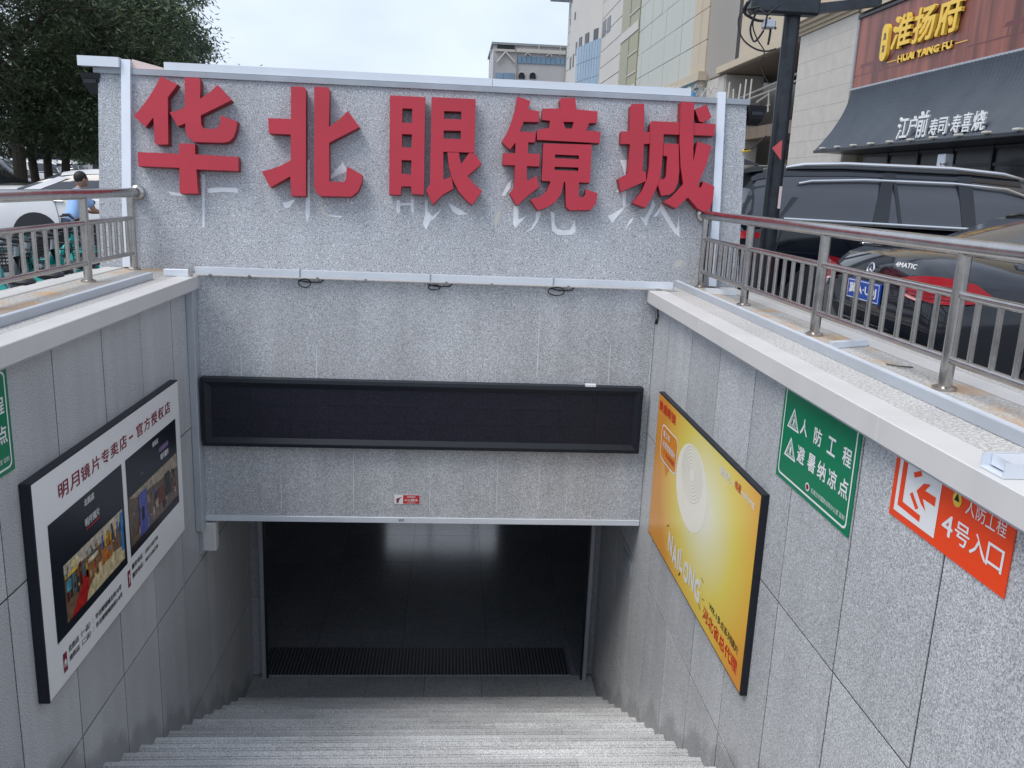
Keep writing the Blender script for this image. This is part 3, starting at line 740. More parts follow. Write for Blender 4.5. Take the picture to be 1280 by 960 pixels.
part('channel', MB().loft([[(2.10, 4.50, .7015), (2.10, 4.55, .7015), (2.10, 4.55, .735), (2.10, 4.50, .735)], [(2.36, 4.62, .7015), (2.36, 4.67, .7015), (2.36, 4.67, .735), (2.36, 4.62, .735)]]), 'alu', t)
t = thing('loose_channel', 'loose white aluminium channel on the right ledge close to the sign wall', 'metal scrap', (2.3, 6.95, .7), 'loose aluminium pieces on the right ledge')
part('channel', MB().loft([[(2.10, 6.92, .7015), (2.10, 6.97, .7015), (2.10, 6.97, .745), (2.10, 6.92, .745)], [(2.34, 6.86, .7015), (2.34, 6.91, .7015), (2.34, 6.91, .745), (2.34, 6.86, .745)]]), 'alu', t)
t = thing('channel_end', 'open white channel end poking over the right coping near the camera', 'light strip', (1.7, 2.4, .7))
b = MB(); x0, x1, y0, y1 = 1.665, 2.3, 2.33, 2.445
b.box(x0, x1, y0, y1, .7045, .709); b.box(x0, x1, y0, y0 + .004, .709, .752); b.box(x0, x1, y1 - .004, y1, .709, .752); b.box(x0 + .03, x1, y0 + .006, y1 - .006, .715, .750)
part('channel', b, 'alu', t)
b = MB(); rn = random.Random(5)
t = thing('dead_twig', 'thin brown twig lying on the right ledge beside the third railing post', 'twig', (2.2, 3.9, .7))
part('twig', MB().tube([at((1108, 455), 2, .705), at((1125, 458), 2, .71), at((1141, 459), 2, .705)], .004, 5), 'bark', t)

def railing(side):
    s = side; x = 2.19 if s > 0 else -2.63
    posts = [7.40, 6.25, 4.955, 3.55, 2.2, .85, -.5] if s > 0 else [7.34, 6.42, 5.03, 3.65, 2.25, .9, -.5]
    lab = 'right' if s > 0 else 'left'
    t = thing('railing', 'shiny stainless steel railing on the %s ledge, with a thick round handrail' % lab, 'railing', (x, 0, .7), 'stainless railings on the ledges')
    def P(name, mb, mt='steel'): return part(name, mb, mt, t, True)
    P('handrail', MB().tube([(x, -.8, 1.325), (x, uy(1.325) + .01, 1.325)], .038, 20))
    P('wall_flange', MB().tube([(x, uy(1.325) - .075, 1.325), (x, uy(1.325) - .055, 1.325), (x, uy(1.325) - .02, 1.325), (x, uy(1.325) + .012, 1.325)], [.040, .060, .064, .058], 20))
    for y in posts:
        p = P('post', MB().tube([(x, y, .7), (x, y, 1.30)], .030, 16))
        part('base_flange', MB().tube([(x, y, .7005), (x, y, .712), (x, y, .72)], [.052, .052, .034], 16), 'steel', p, True)
    bm_ = MB().tube([(0, 0, .848), (0, 0, 1.112)], .0135, 10).mesh('baluster', M['steel'], True, (0, 0, .7))
    for a, b_ in zip(posts[1:], posts):
        P('mid_rail', MB().tube([(x, a + .026, 1.122), (x, b_ - .026, 1.122)], .019, 12))
        P('bottom_rail', MB().tube([(x, a + .026, .838), (x, b_ - .026, .838)], .019, 12))
        n = 8 if b_ - a > 1.25 else (8 if s > 0 else 7)
        for k in range(n):
            obj('baluster', bm_, t, (0, a + (b_ - a) * (k + 1) / (n + 1), 0))
    return t
railing(1); railing(-1)
#@@PART2
# ================================================================== RED CHARACTERS
def letter(label, org, strokes, s=6.0):
    pts = [p for l in strokes for p in l[0][0]]
    cx_ = sum(p[0] for p in pts) / len(pts); 
    base = upx((org[0] + cx_ / s, org[1] + 150), 0)
    t = thing('red_character', label, 'sign letter', tuple(base), 'big red characters on the sign wall')
    for loops, w in strokes:
        D = .105 + w
        fl = [[(org[0] + p[0] / s, org[1] + p[1] / s) for p in l] for l in loops]
        # true shape in the wall plane (x, height along wall) so that sides run square to the wall
        P2 = [[(upx(p, D).x, upx(p, D).z) for p in l] for l in fl]
        ln = math.sqrt(1 + TILT * TILT)
        def fn(p, w_, D=D):
            q = Vector((p[0], UD + TILT * p[1] - D * ln, p[1]))      # on the front plane
            return q - LN * (D - w_)
        m = MB(); tri = tessellate_polygon([[Vector((p[0], p[1], 0)) for p in l] for l in P2]); flat = [p for l in P2 for p in l]
        m.v += [tuple(fn(p, D)) for p in flat]; m.f += [tuple(i for i in q) for q in tri]
        k = len(m.v); nb = len(flat); nf = len(m.f)
        m.v += [tuple(fn(p, .018)) for p in flat]; o = 0
        for l in P2:
            for i in range(len(l)):
                j = (i + 1) % len(l); m.f.append((o + i, o + j, nb + o + j, nb + o + i))
            o += len(l)
        m.f += [tuple(nb + i for i in q[::-1]) for q in tri]
        off = wloc(t); me = m.mesh('stroke', [M['red'], M['redside']], False, off)
        for pl in me.polygons:
            pl.material_index = 0 if abs(pl.normal.dot(LN)) > .95 else 1
        obj('stroke', me, t)
    return t
letter('first big red character, at the left end, shaped like hua', (160, 90), [
    ([[(245, 32), (372, 92), (298, 190), (302, 542), (215, 545), (200, 530), (190, 340), (132, 412), (40, 328), (80, 290), (130, 225), (175, 160), (215, 90)]], 0),
    ([[(425, 40), (535, 46), (542, 62), (540, 200), (610, 155), (672, 95), (778, 210), (545, 325), (548, 392), (560, 415), (585, 427), (650, 425), (680, 408), (693, 380), (692, 325), (820, 370), (808, 440), (790, 490), (760, 520), (720, 530), (500, 525), (460, 500), (437, 465), (430, 430), (430, 385), (372, 407), (312, 302), (370, 290), (425, 265)]], .001),
    ([[(383, 535), (503, 538), (503, 617), (828, 637), (828, 742), (512, 730), (525, 912), (388, 910), (385, 718), (78, 705), (72, 600), (383, 613)]], .002)])
letter('second big red character from the left, shaped like bei', (320, 95), [
    ([[(262, 78), (362, 82), (374, 98), (374, 900), (265, 898), (257, 752), (107, 835), (42, 715), (110, 700), (190, 670), (262, 630), (260, 438), (97, 430), (90, 315), (262, 322)]], 0),
    ([[(437, 80), (540, 84), (552, 100), (546, 382), (620, 330), (690, 262), (777, 382), (548, 500), (550, 792), (660, 795), (674, 775), (682, 678), (798, 742), (792, 800), (768, 860), (715, 905), (490, 900), (455, 880), (435, 830)]], 0)])
letter('middle big red character, shaped like yan, with windowed box strokes', (475, 105), [
    ([[(75, 85), (340, 98), (329, 830), (240, 825), (233, 768), (160, 768), (155, 830), (68, 828)], [(168, 182), (168, 290), (240, 292), (242, 185)], [(165, 375), (165, 475), (236, 477), (240, 377)], [(162, 570), (162, 672), (232, 680), (236, 572)]], 0),
    ([[(387, 97), (718, 113), (708, 515), (475, 507), (475, 715), (510, 706), (535, 690), (550, 785), (470, 830), (395, 905), (345, 795), (375, 750)], [(480, 202), (480, 262), (610, 265), (610, 206)], [(477, 348), (477, 410), (606, 412), (606, 350)]], 0),
    ([[(505, 512), (592, 514), (598, 560), (610, 600), (668, 517), (708, 520), (762, 597), (657, 690), (700, 745), (765, 802), (690, 908), (640, 865), (590, 805), (545, 720), (518, 630)]], .003)])
letter('fourth big red character from the left, shaped like jing', (615, 110), [
    ([[(190, 62), (290, 98), (270, 160), (357, 175), (348, 255), (237, 252), (210, 325), (328, 330), (322, 408), (272, 406), (268, 490), (360, 495), (355, 588), (262, 585), (262, 692), (300, 680), (335, 655), (355, 742), (260, 815), (185, 882), (132, 790), (165, 745), (172, 580), (80, 575), (83, 488), (175, 490), (176, 408), (135, 462), (72, 403), (115, 330), (150, 240), (175, 150)]], 0),
    ([[(505, 90), (520, 75), (625, 75), (632, 160), (793, 175), (787, 262), (730, 262), (705, 320), (815, 327), (808, 413), (338, 388), (338, 312), (425, 300), (436, 245), (375, 238), (378, 155), (515, 152)], [(535, 252), (550, 303), (598, 305), (613, 255)]], .001),
    ([[(385, 415), (748, 425), (735, 710), (652, 708), (650, 800), (660, 820), (688, 817), (700, 795), (702, 758), (793, 790), (780, 865), (740, 915), (580, 915), (555, 890), (550, 705), (540, 705), (520, 790), (470, 860), (410, 895), (345, 918), (285, 835), (350, 820), (405, 780), (440, 700), (373, 695)], [(473, 498), (473, 526), (652, 534), (652, 506)], [(470, 590), (470, 616), (648, 622), (648, 596)]], 0)])
letter('last big red character, at the right end, shaped like cheng', (765, 115), [
    ([[(155, 88), (243, 88), (240, 298), (284, 300), (282, 388), (240, 390), (230, 590), (255, 605), (255, 668), (68, 748), (45, 650), (118, 612), (135, 390), (65, 388), (68, 297), (132, 293), (138, 105)]], 0),
    ([[(300, 218), (778, 240), (765, 328), (388, 316), (380, 470), (372, 560), (362, 640), (345, 695), (300, 790), (250, 868), (155, 832), (225, 740), (262, 650), (278, 560), (285, 400), (285, 240)]], .001),
    ([[(516, 75), (617, 78), (611, 330), (610, 525), (625, 450), (640, 372), (750, 403), (710, 540), (650, 680), (655, 718), (668, 716), (680, 690), (682, 668), (768, 708), (758, 800), (735, 880), (690, 900), (640, 870), (570, 790), (480, 872), (385, 822), (440, 790), (480, 750), (535, 690), (515, 560), (508, 400), (510, 240)]], .012),
    ([[(388, 385), (500, 390), (505, 600), (495, 680), (465, 745), (430, 770), (370, 778), (345, 698), (362, 650), (390, 655), (405, 630), (415, 482), (384, 478)]], .004),
    ([[(710, 92), (747, 190), (685, 228), (655, 220), (622, 130)]], .003)])

# ================================================================== WALL SIGNS AND POSTERS
_cm = {}
def cm(r, g, b, rough=.35, var=0.):
    k = (r, g, b, var)
    if k not in _cm: _cm[k] = mat('print_ink', srgb(r, g, b), rough, var=var, vscale=22)
    return _cm[k]
def cpart(name, mb, m_, parent): return obj(name, mb.mesh(name, m_, False, wloc(parent)), parent)
class SF_(Frame):
    """sign frame with 0..1 coordinates over width W and height H"""
    def __init__(s, O, U, V, Nn, W, H): super().__init__(O, U, V, Nn); s.W = W; s.H = H
    def __call__(s, p, w=0.): return s.O + s.U * (p[0] * s.W) + s.V * (p[1] * s.H) + s.N * w
def right_frame(x, yfar, ynear, z0, z1): return SF_((x, yfar, z0), (0, -1, 0), (0, 0, 1), (-1, 0, 0), yfar - ynear, z1 - z0)
def left_frame(x, ynear, yfar, z0, z1): return SF_((x, ynear, z0), (0, 1, 0), (0, 0, 1), (1, 0, 0), yfar - ynear, z1 - z0)
def rrect(u0, v0, u1, v1, ru, rv, n=5):
    P = []
    for cx_, cy_, a0 in ((u1 - ru, v1 - rv, 0), (u0 + ru, v1 - rv, 90), (u0 + ru, v0 + rv, 180), (u1 - ru, v0 + rv, 270)):
        for k in range(n + 1):
            a = RAD(a0 + 90 * k / n); P.append((cx_ + ru * cos(a), cy_ + rv * sin(a)))
    return P
def strip_loop(mb, fr, outer, inner, w):
    k = len(mb.v); n = len(outer); mb.v += [tuple(fr(p, w)) for p in outer] + [tuple(fr(p, w)) for p in inner]
    for i in range(n):
        j = (i + 1) % n; mb.f.append((k + i, k + j, k + n + j, k + n + i))
def green_sign(fr, label):
    t = thing('shelter_sign', label, 'sign', tuple(fr((.5, 0))), 'green summer shelter signs on the stair walls')
    b = MB(); b.prism([[(0, 0), (1, 0), (1, 1), (0, 1)]], fr, .001, .005); part('plate', b, 'green', t)
    b = MB(); strip_loop(b, fr, rrect(.03, .045, .97, .985, .04, .06), rrect(.042, .065, .958, .965, .033, .048), .0065); part('border', b, 'pwhite', t)
    b = MB()
    for ch, u in zip('人防工程', (.335, .525, .70, .885)): text(b, ch, fr, (u - .05, .585, u + .05, .75), .0066, .018)
    for ch, u in zip('避暑纳凉点', (.335, .485, .62, .755, .89)): text(b, ch, fr, (u - .052, .30, u + .052, .475), .0066, .018)
    text(b, '石家庄市国防动员办公室 监制', fr, (.52, .115, .94, .165), .0066, .0)
    part('lettering', b, 'pwhite', t)
    for v, nm in ((.57, 0), (.27, 1)):
        b = MB(); o = [(.095, v), (.27, v), (.175, v + .22)]; i_ = [(.118, v + .02), (.248, v + .02), (.176, v + .185)]
        strip_loop(b, fr, o, i_, .0066)
        i2 = [(.13, v + .03), (.236, v + .03), (.176, v + .165)]; i3 = [(.140, v + .037), (.227, v + .037), (.176, v + .150)]
        strip_loop(b, fr, i2, i3, .0066)
        poly(b, fr, [(.165, v + .04), (.178, v + .075), (.172, v + .10), (.184, v + .12), (.192, v + .10), (.2, v + .085), (.19, v + .075), (.202, v + .04), (.19, v + .04), (.183, v + .065), (.176, v + .04)] if nm == 0 else [(.17, v + .04), (.17, v + .1), (.176, v + .12), (.186, v + .12), (.192, v + .1), (.192, v + .04), (.184, v + .04), (.182, v + .08), (.179, v + .04)], .0066)
        part('pictogram', b, 'pwhite', t)
    b = MB(); c0 = (.47, .14); poly(b, fr, [(c0[0] + .028 * cos(a * pi / 8), c0[1] + .042 * sin(a * pi / 8)) for a in range(16)], .0066); e_ = part('emblem', b, 'pwhite', t)
    b = MB(); poly(b, fr, [(c0[0] + .018 * cos(a * pi / 8), c0[1] + .028 * sin(a * pi / 8)) for a in range(16)], .0078); part('emblem_core', b, 'maroon', e_)
    return t
green_sign(right_frame(WR - .001, 4.165, 3.32, .088, .585), 'green shelter sign with white characters on the right stair wall, fully in view')
green_sign(left_frame(WL + .001, 3.285, 4.13, .06, .565), 'green shelter sign cut off by the left photo edge, above the white poster')
# orange entrance sign
fr = right_frame(WR - .001, 3.03, 2.315, .32, .597)
t = thing('entrance_sign', 'orange entrance number sign partly under the right coping', 'sign', tuple(fr((.5, 0))))
part('plate', MB().prism([[(0, 0), (1, 0), (1, 1), (0, 1)]], fr, .001, .005), 'orange', t)
b = MB()
poly(b, fr, [(.045, .10), (.44, .10), (.44, 1), (.045, 1)], .0063); part('white_panel', b, 'pwhite', t)
b = MB(); poly(b, fr, [(.078, .20), (.30, .175), (.30, .265), (.122, .285), (.122, 1), (.078, 1)], .0072)
poly(b, fr, [(.29, .70), (.235, .55), (.29, .42), (.34, .36), (.30, .50), (.41, .50), (.41, .62), (.31, .62), (.35, .74)], .0072)
poly(b, fr, [(.20, .70), (.265, .78), (.25, .84), (.185, .76)], .0072); poly(b, fr, [(.18, .45), (.25, .30), (.275, .34), (.2, .5)], .0072)
part('arrow', b, 'orange', t)
b = MB()
for ch, u in zip('人防工程', (.685, .765, .84, .915)): text(b, ch, fr, (u - .034, .66, u + .034, .86), .0065, .0)
for ch, u, h in zip('4号入口', (.535, .655, .785, .905), (.045, .058, .062, .058)): text(b, ch, fr, (u - h, .24, u + h, .52), .0065, .010)
part('lettering', b, 'pwhite', t)
b = MB(); poly(b, fr, [(.576 + .036 * cos(a * pi / 8), .76 + .095 * sin(a * pi / 8)) for a in range(16)], .0065); e_ = part('emblem', b, 'yellowtxt', t)
b = MB(); poly(b, fr, [(.555, .74), (.597, .74), (.576, .84)], .0078); part('emblem_core', b, 'pdark', e_)

# ---- yellow advertising board on the right wall
Yf, Yn, Z0, Z1 = 6.575, 4.222, -1.262, -.052
XP = WR - .042
t = thing('advertising_board', 'yellow advertising board with orange edges on the right stair wall', 'poster', (WR, (Yf + Yn) / 2, Z0), 'large posters on the stair walls')
b = MB().box(XP + .0015, WR + .0005, Yn, Yf, Z0, Z1, .003); part('frame', b, 'board', t)
fr = right_frame(XP, Yf - .012, Yn + .012, Z0 + .012, Z1 - .012)
me = MB().quad((0, 0, 0), (0, -fr.W, 0), (0, -fr.W, fr.H), (0, 0, fr.H)).mesh('print', M['yprint'], fix=False)
me2 = bpy.data.meshes.new('print'); me2.from_pydata([(0, 0, 0), (fr.W, 0, 0), (fr.W, fr.H, 0), (0, fr.H, 0)], [], [(0, 1, 2, 3)]); me2.materials.append(M['yprint'])
po = obj('print', me2, t); po.matrix_local = Matrix.Translation(-wloc(t)) @ Matrix(((0, 0, -1, XP), (-1, 0, 0, Yf - .012), (0, 1, 0, Z0 + .012), (0, 0, 0, 1)))
def tp(parent, m_, items, w=.0015, name='lettering'):
    b = MB()
    for it in items: text(b, it[0], fr, it[1], w, it[2] if len(it) > 2 else .015)
    return part(name, b, m_, parent)
tp(t, 'pred', [('景盛眼镜', (.014, .898, .232, .965), .018)])
b = MB(); poly(b, fr, rrect(.075, .60, .28, .83, .03, .05) , .0012); poly(b, fr, [(.13, .61), (.21, .61), (.165, .515)], .0012); bb = part('speech_bubble', b, 'bubble', t)
b = MB(); strip_loop(b, fr, rrect(.072, .595, .283, .835, .032, .055), rrect(.078, .605, .277, .825, .028, .046), .0018); part('bubble_outline', b, 'pwhite', bb)
tp(t, 'pwhite', [('青少年', (.097, .755, .185, .80), .02), ('近视管理镜片', (.10, .69, .262, .735), .02)], .0024)
tp(t, 'pred', [('广 真正的好镜片', (.12, .64, .262, .675), .01)], .0024)
# lens disc with rings (the figure printed on it is left out)
b = MB(); cx_, cy_ = .455, .65; K = fr.W / fr.H
poly(b, fr, [(cx_ + .165 * cos(a * pi / 20) , cy_ + .25 * sin(a * pi / 20)) for a in range(40)], .001); dl = part('lens_disc', b, cm(244, 240, 226), t)
for k in range(7):
    b = MB(); r1 = .03 + k * .013; cc = (.455, .73)
    strip_loop(b, fr, [(cc[0] + r1 * cos(a * pi / 20), cc[1] + r1 * 1.5 * sin(a * pi / 20)) for a in range(40)], [(cc[0] + (r1 - .0025) * cos(a * pi / 20), cc[1] + (r1 - .0025) * 1.5 * sin(a * pi / 20)) for a in range(40)], .0018); part('ring', b, 'ring', dl)
tp(t, 'pwhite', [('新趣芯', (.703, .905, .79, .955), .02), ('×', (.802, .915, .815, .94), .01), ('nailong', (.875, .905, .967, .945), .02)], .0015)
tp(t, 'pred', [('伟星', (.822, .91, .87, .955), .015)], .0015)
nl = []
for ch, u, v in zip('NAILONG', (.295, .355, .397, .432, .487, .547, .607), (.165, .14, .15, .17, .15, .17, .155)): b = MB(); nl.append(b); hw_ = {'I': .008, 'L': .019}.get(ch, .027); text(b, ch, fr, (u - hw_, v - .072, u + hw_, v + .062), .0022, .035)
for b in nl: part('letter', b, 'pwhite', t)
tp(t, 'black', [('WR-1多点系列镜片', (.722, .155, .965, .20), .012)])
tp(t, 'pred', [('河北省总代理', (.675, .052, .968, .128), .018)])
b = MB()
for u, v, a in ((.25, .245, .6), (.33, .08, .2), (.42, .07, .9), (.645, .245, -.4), (.665, .15, .3), (.64, .08, -.5)):
    c_, s_ = cos(a) * .011, sin(a) * .02; poly(b, fr, [(u - c_ - .004, v - s_), (u + c_ - .004, v + s_), (u + c_ + .004, v + s_), (u - c_ + .004, v - s_)], .0018)
part('speck', b, 'black', t)

# ---- white advertising board on the left wall
Yn, Yf, Z0, Z1 = 4.15, 6.48, -1.25, -.03; XP = WL + .058
t = thing('advertising_board', 'white advertising board with two dark shop photos on the left stair wall', 'poster', (WL, (Yf + Yn) / 2, Z0), 'large posters on the stair walls')
part('frame', MB().box(WL - .0005, XP - .0015, Yn, Yf, Z0, Z1, .003), 'board', t)
fr = left_frame(XP, Yn + .008, Yf - .008, Z0 + .008, Z1 - .008)
b = MB(); rect(b, fr, 0, 0, 1, 1, 0); part('print', b, 'pwhite', t)
b = MB()
for k, ch in enumerate('明月镜片专卖店-官方授权店'):
    u = .145 + k * .0615 + (.004 if k > 7 else 0)
    if ch == '-': text(b, ch, fr, (u - .018, .872, u + .012, .884), .0015, .01)
    else: text(b, ch, fr, (u - .026, .845, u + .026, .918), .0015, .014)
part('lettering', b, 'maroon', t)
rn = random.Random(11)
def photo(u0, v0, u1, v1, i0, j0, i1, j1, seed, label):
    b = MB(); rect(b, fr, u0, v0, u1, v1, .0012); ph = part('shop_photo', b, 'pdark', t); ph['label'] = label
    rn = random.Random(seed)
    W = i1 - i0; H = j1 - j0
    def blk(a, b_, c, d, col, w): m_ = MB(); rect(m_, fr, i0 + a * W, j0 + b_ * H, i0 + c * W, j0 + d * H, w); cpart('print_patch', m_, cm(*col, var=.6), ph)
    def pl(pts, col, w): m_ = MB(); poly(m_, fr, [(i0 + p[0] * W, j0 + p[1] * H) for p in pts], w); cpart('print_patch', m_, cm(*col, var=.6), ph)
    if seed == 1:
        blk(0, 0, 1, 1, (120, 96, 74), .0018); pl([(0, .8), (1, .72), (1, 1), (0, 1)], (196, 186, 166), .0022)
        pl([(.25, 0), (.52, .45), (1, .28), (1, 0)], (208, 192, 150), .0022); pl([(.05, 0), (.3, 0), (.42, .5), (.33, .55)], (178, 34, 30), .0026)
        for k in range(9):
            a = .02 + k * .05; blk(a, .30 + rn.uniform(0, .2), a + .035, .75 + rn.uniform(-.1, .1), rn.choice([(96, 30, 26), (60, 120, 140), (190, 150, 60), (50, 46, 50), (150, 120, 95)]), .0026)
        blk(.36, .28, .52, .66, (150, 108, 66), .003); blk(.58, .32, .78, .62, (190, 120, 58), .003); blk(.36, .62, .53, .70, (222, 210, 180), .0034)
        for k in range(8):
            a = .60 + k * .046; blk(a, .6, a + .03, .78 + rn.uniform(0, .1), rn.choice([(70, 110, 170), (210, 160, 40), (40, 70, 110), (230, 180, 90)]), .003)
        for k in range(26):
            a = rn.uniform(.02, .93); h = rn.uniform(.25, .85); blk(a, h, a + rn.uniform(.008, .03), h + rn.uniform(.03, .12), rn.choice([(70, 50, 40), (230, 210, 170), (150, 96, 50), (40, 38, 42), (180, 60, 40), (110, 140, 150)]), .0036 + k * .00004)
        blk(.95, .2, 1, .95, (60, 130, 190), .0034); pl([(.1, .86), (.2, .84), (.22, .94), (.12, .95)], (240, 220, 150), .003); blk(.0, .74, .2, .8, (230, 190, 70), .003); blk(.02, .5, .09, .7, (80, 160, 180), .0034)
    else:
        blk(0, 0, 1, 1, (108, 92, 80), .0018); pl([(.2, .85), (1, .7), (1, 1), (0, 1)], (168, 154, 134), .0022); pl([(.2, 0), (.45, .35), (1, .2), (1, 0)], (120, 106, 96), .0022)
        for k in range(15):
            a = rn.uniform(.0, .95); h = rn.uniform(.2, .75); blk(a, h - .18, a + rn.uniform(.02, .05), h, rn.choice([(60, 44, 40), (150, 130, 105), (90, 98, 150), (48, 50, 60), (184, 172, 150), (120, 52, 40)]), .0026 + k * .0001)
        for k in range(24):
            a = rn.uniform(.02, .95); h = rn.uniform(.15, .85); blk(a, h, a + rn.uniform(.008, .03), h + rn.uniform(.03, .12), rn.choice([(200, 190, 170), (60, 48, 44), (140, 120, 100), (36, 36, 44)]), .0042 + k * .00001)
        blk(.18, .05, .33, .9, (84, 92, 168), .0045); blk(.22, .35, .27, .6, (24, 24, 40), .005); blk(.55, .3, .67, .62, (110, 54, 40), .0045); blk(.7, .32, .82, .8, (52, 46, 44), .0045); blk(0, -.02, 1, .06, (50, 40, 38), .005)
    return ph
p1 = photo(.055, .215, .492, .778, .112, .262, .474, .541, 1, 'printed photo of a shop front with a red carpet, nearer the camera')
p2 = photo(.519, .225, .957, .778, .522, .262, .950, .558, 2, 'printed photo of a shop front with a blue pillar, farther away')
tp(t, 'pwhite', [('北街店', (.245, .722, .305, .757), .015), ('明月镜片', (.243, .62, .33, .662), .012), ('南街店', (.735, .72, .785, .752), .015), ('明月镜片', (.80, .60, .875, .64), .02)], .0022)
b = MB(); rect(b, fr, .245, .605, .33, .61, .0022); part('underline', b, 'pred', t)
b = MB(); poly(b, fr, [(.62, .62), (.635, .628), (.65, .625), (.64, .64), (.63, .632)], .0022); rect(b, fr, .79, .655, .875, .685, .0022); part('small_mark', b, cm(120, 100, 140), t)
tp(t, 'pdark', [('北街店（一店）：华北眼镜城北街10号', (.104, .118, .437, .15), .012), ('南街店（二店）：华北眼镜城南街5-8号', (.106, .072, .440, .103), .012),
                ('服务电话：15031103778', (.519, .15, .737, .182), .012), ('服务电话：18713185778', (.519, .098, .735, .13), .012)])
b = MB(); rect(b, fr, .074, .05, .094, .143, .0015); rect(b, fr, .485, .075, .505, .17, .0015); ii = part('icon', b, 'maroon', t)
b = MB(); poly(b, fr, [(.078, .075), (.078, .1), (.084, .115), (.09, .1), (.09, .075), (.086, .075), (.086, .09), (.082, .09), (.082, .075)], .0022); poly(b, fr, [(.490, .09), (.498, .10), (.501, .13), (.495, .155), (.491, .14), (.496, .125), (.494, .105)], .0022); part('icon_shape', b, 'pwhite', ii)

# ================================================================== CARS
def sect(x, zb, zs, zd, hw):
    h = [(hw * .84, zb), (hw * .965, zb + .07), (hw, zb + .34 * (zs - zb)), (hw * .992, zb + .72 * (zs - zb)), (hw * .965, zs - .02), (hw * .90, zs + .25 * (zd - zs)), (hw * .62, zd - .008), (0, zd)]
    return [(x, y, z) for y, z in h] + [(x, -y, z) for y, z in h[-2::-1]]
def make_car(name, label, cat, paint, L_, secs, cab, hwb, tum, wheels, r, pillars, seams=(), group=None, extras=None, beltline=True):
    t = thing(name, label, cat, (0, 0, 0), group)
    part('body', MB().loft([sect(*s) for s in secs]), paint, t, True, True)
    zb_ = lambda x: cab['belt'](x)
    def csec(x, zt, off=0.):
        z0 = zb_(x) - .02; H = max(zt - z0, .012); hb = hwb(x) + off; ht = hb - tum * H
        h = [(hb, z0), (hb - tum * H * .5, z0 + H * .5), (ht, z0 + H * .82 + off), (ht - .10, zt - .004 + off), (0, zt + .02 + off)]
        return [(x, y, z) for y, z in h] + [(x, -y, z) for y, z in h[-2::-1]]
    part('cabin_glass', MB().loft([csec(x, z) for x, z in cab['st']]), 'glass', t, True, True)
    # roof skin over the level part
    def rsec(x, zt):
        c_ = csec(x, zt, .005); return [c_[2], c_[3], c_[4], c_[5], c_[6]]
    rs = [rsec(x, z) for x, z in cab['roof']]
    m = MB(); m.loft(rs, closed=False, caps=False); part('roof', m, paint, t, True, True)
    def sidept(x, z, sgn, off):
        z0 = zb_(x) - .02; hb = hwb(x); return (x, sgn * (hb - tum * (z - z0) + off), z)
    ztop = lambda x: [z1 + (z2 - z1) * (x - x1) / (x2 - x1) for (x1, z1), (x2, z2) in zip(cab['st'], cab['st'][1:]) if x1 <= x <= x2][0]
    for sgn in (1, -1):
        for (a0, a1, b0, b1) in pillars:       # bottom x0,x1  top x0,x1
            q = []; b = MB()
            for k in range(5):
                f = k / 4
                xa_, xb_ = a0 + (b0 - a0) * f, a1 + (b1 - a1) * f
                zt_ = cab['st'][0][1]
                zA = zb_(xa_) - .01 + (min(ztop(b0), ztop(b1)) - .05 - zb_(xa_)) * f
                q.append((sidept(xa_, zA, sgn, .006), sidept(xb_, zA, sgn, .006)))
            for u, v in zip(q, q[1:]): b.quad(u[0], u[1], v[1], v[0])
            part('pillar', b, paint, t, True, True)
    for wx in wheels:
        for sgn in (1, -1):
            hw = 0.0
            for s1, s2 in zip(secs, secs[1:]):
                if s1[0] <= wx <= s2[0]: hw = s1[4] + (s2[4] - s1[4]) * (wx - s1[0]) / max(1e-6, s2[0] - s1[0])
            m = MB(); m.prism([[(wx + (r + .055) * cos(a * pi / 14), r + (r + .055) * sin(a * pi / 14)) for a in range(28)]], lambda p, w_: (p[0], w_ * sgn, p[1]), hw - .1, hw + .006); part('wheel_arch', m, 'black', t, False, True)
            q = obj('wheel', None, t, (wx, sgn * (hw - .11), r)) if False else None
            m = MB(); m.torus((wx, sgn * (hw - .095), r), (0, 1, 0), r - .085, .085, 28, 10); ty = part('tyre', m, 'tyre', t, True, True)
            m = MB(); yo = sgn * (hw - .03)
            m.tube([(wx, yo - sgn * .05, r), (wx, yo - sgn * .01, r)], [r - .13, r - .13], 24); part('hub', m, 'black', ty, False, True)
            m = MB(); m.torus((wx, yo, r), (0, 1, 0), r - .12, .012, 28, 6)
            for k in range(5):
                a = 2 * pi * k / 5; 
                for da in (-.13, .13): m.tube([(wx + .04 * cos(a), yo + sgn * .004, r + .04 * sin(a)), (wx + (r - .12) * cos(a + da), yo, r + (r - .12) * sin(a + da))], [.022, .014], 6)
            part('rim', m, 'rim', ty, True, True)
    for sm in seams:
        for sgn in (1, -1):
            P = [(x, sgn * (y + .003), z) for x, y, z in sm]; part('door_seam', MB().tube(P, .004, 4), 'black', t, False, True)
    if extras: extras(t, sidept, zb_, ztop, sect)
    return t
def lin(pts):
    def f(x):
        if x <= pts[0][0]: return pts[0][1]
        for (a, b_), (c, d) in zip(pts, pts[1:]):
            if x <= c: return b_ + (d - b_) * (x - a) / (c - a)
        return pts[-1][1]
    return f
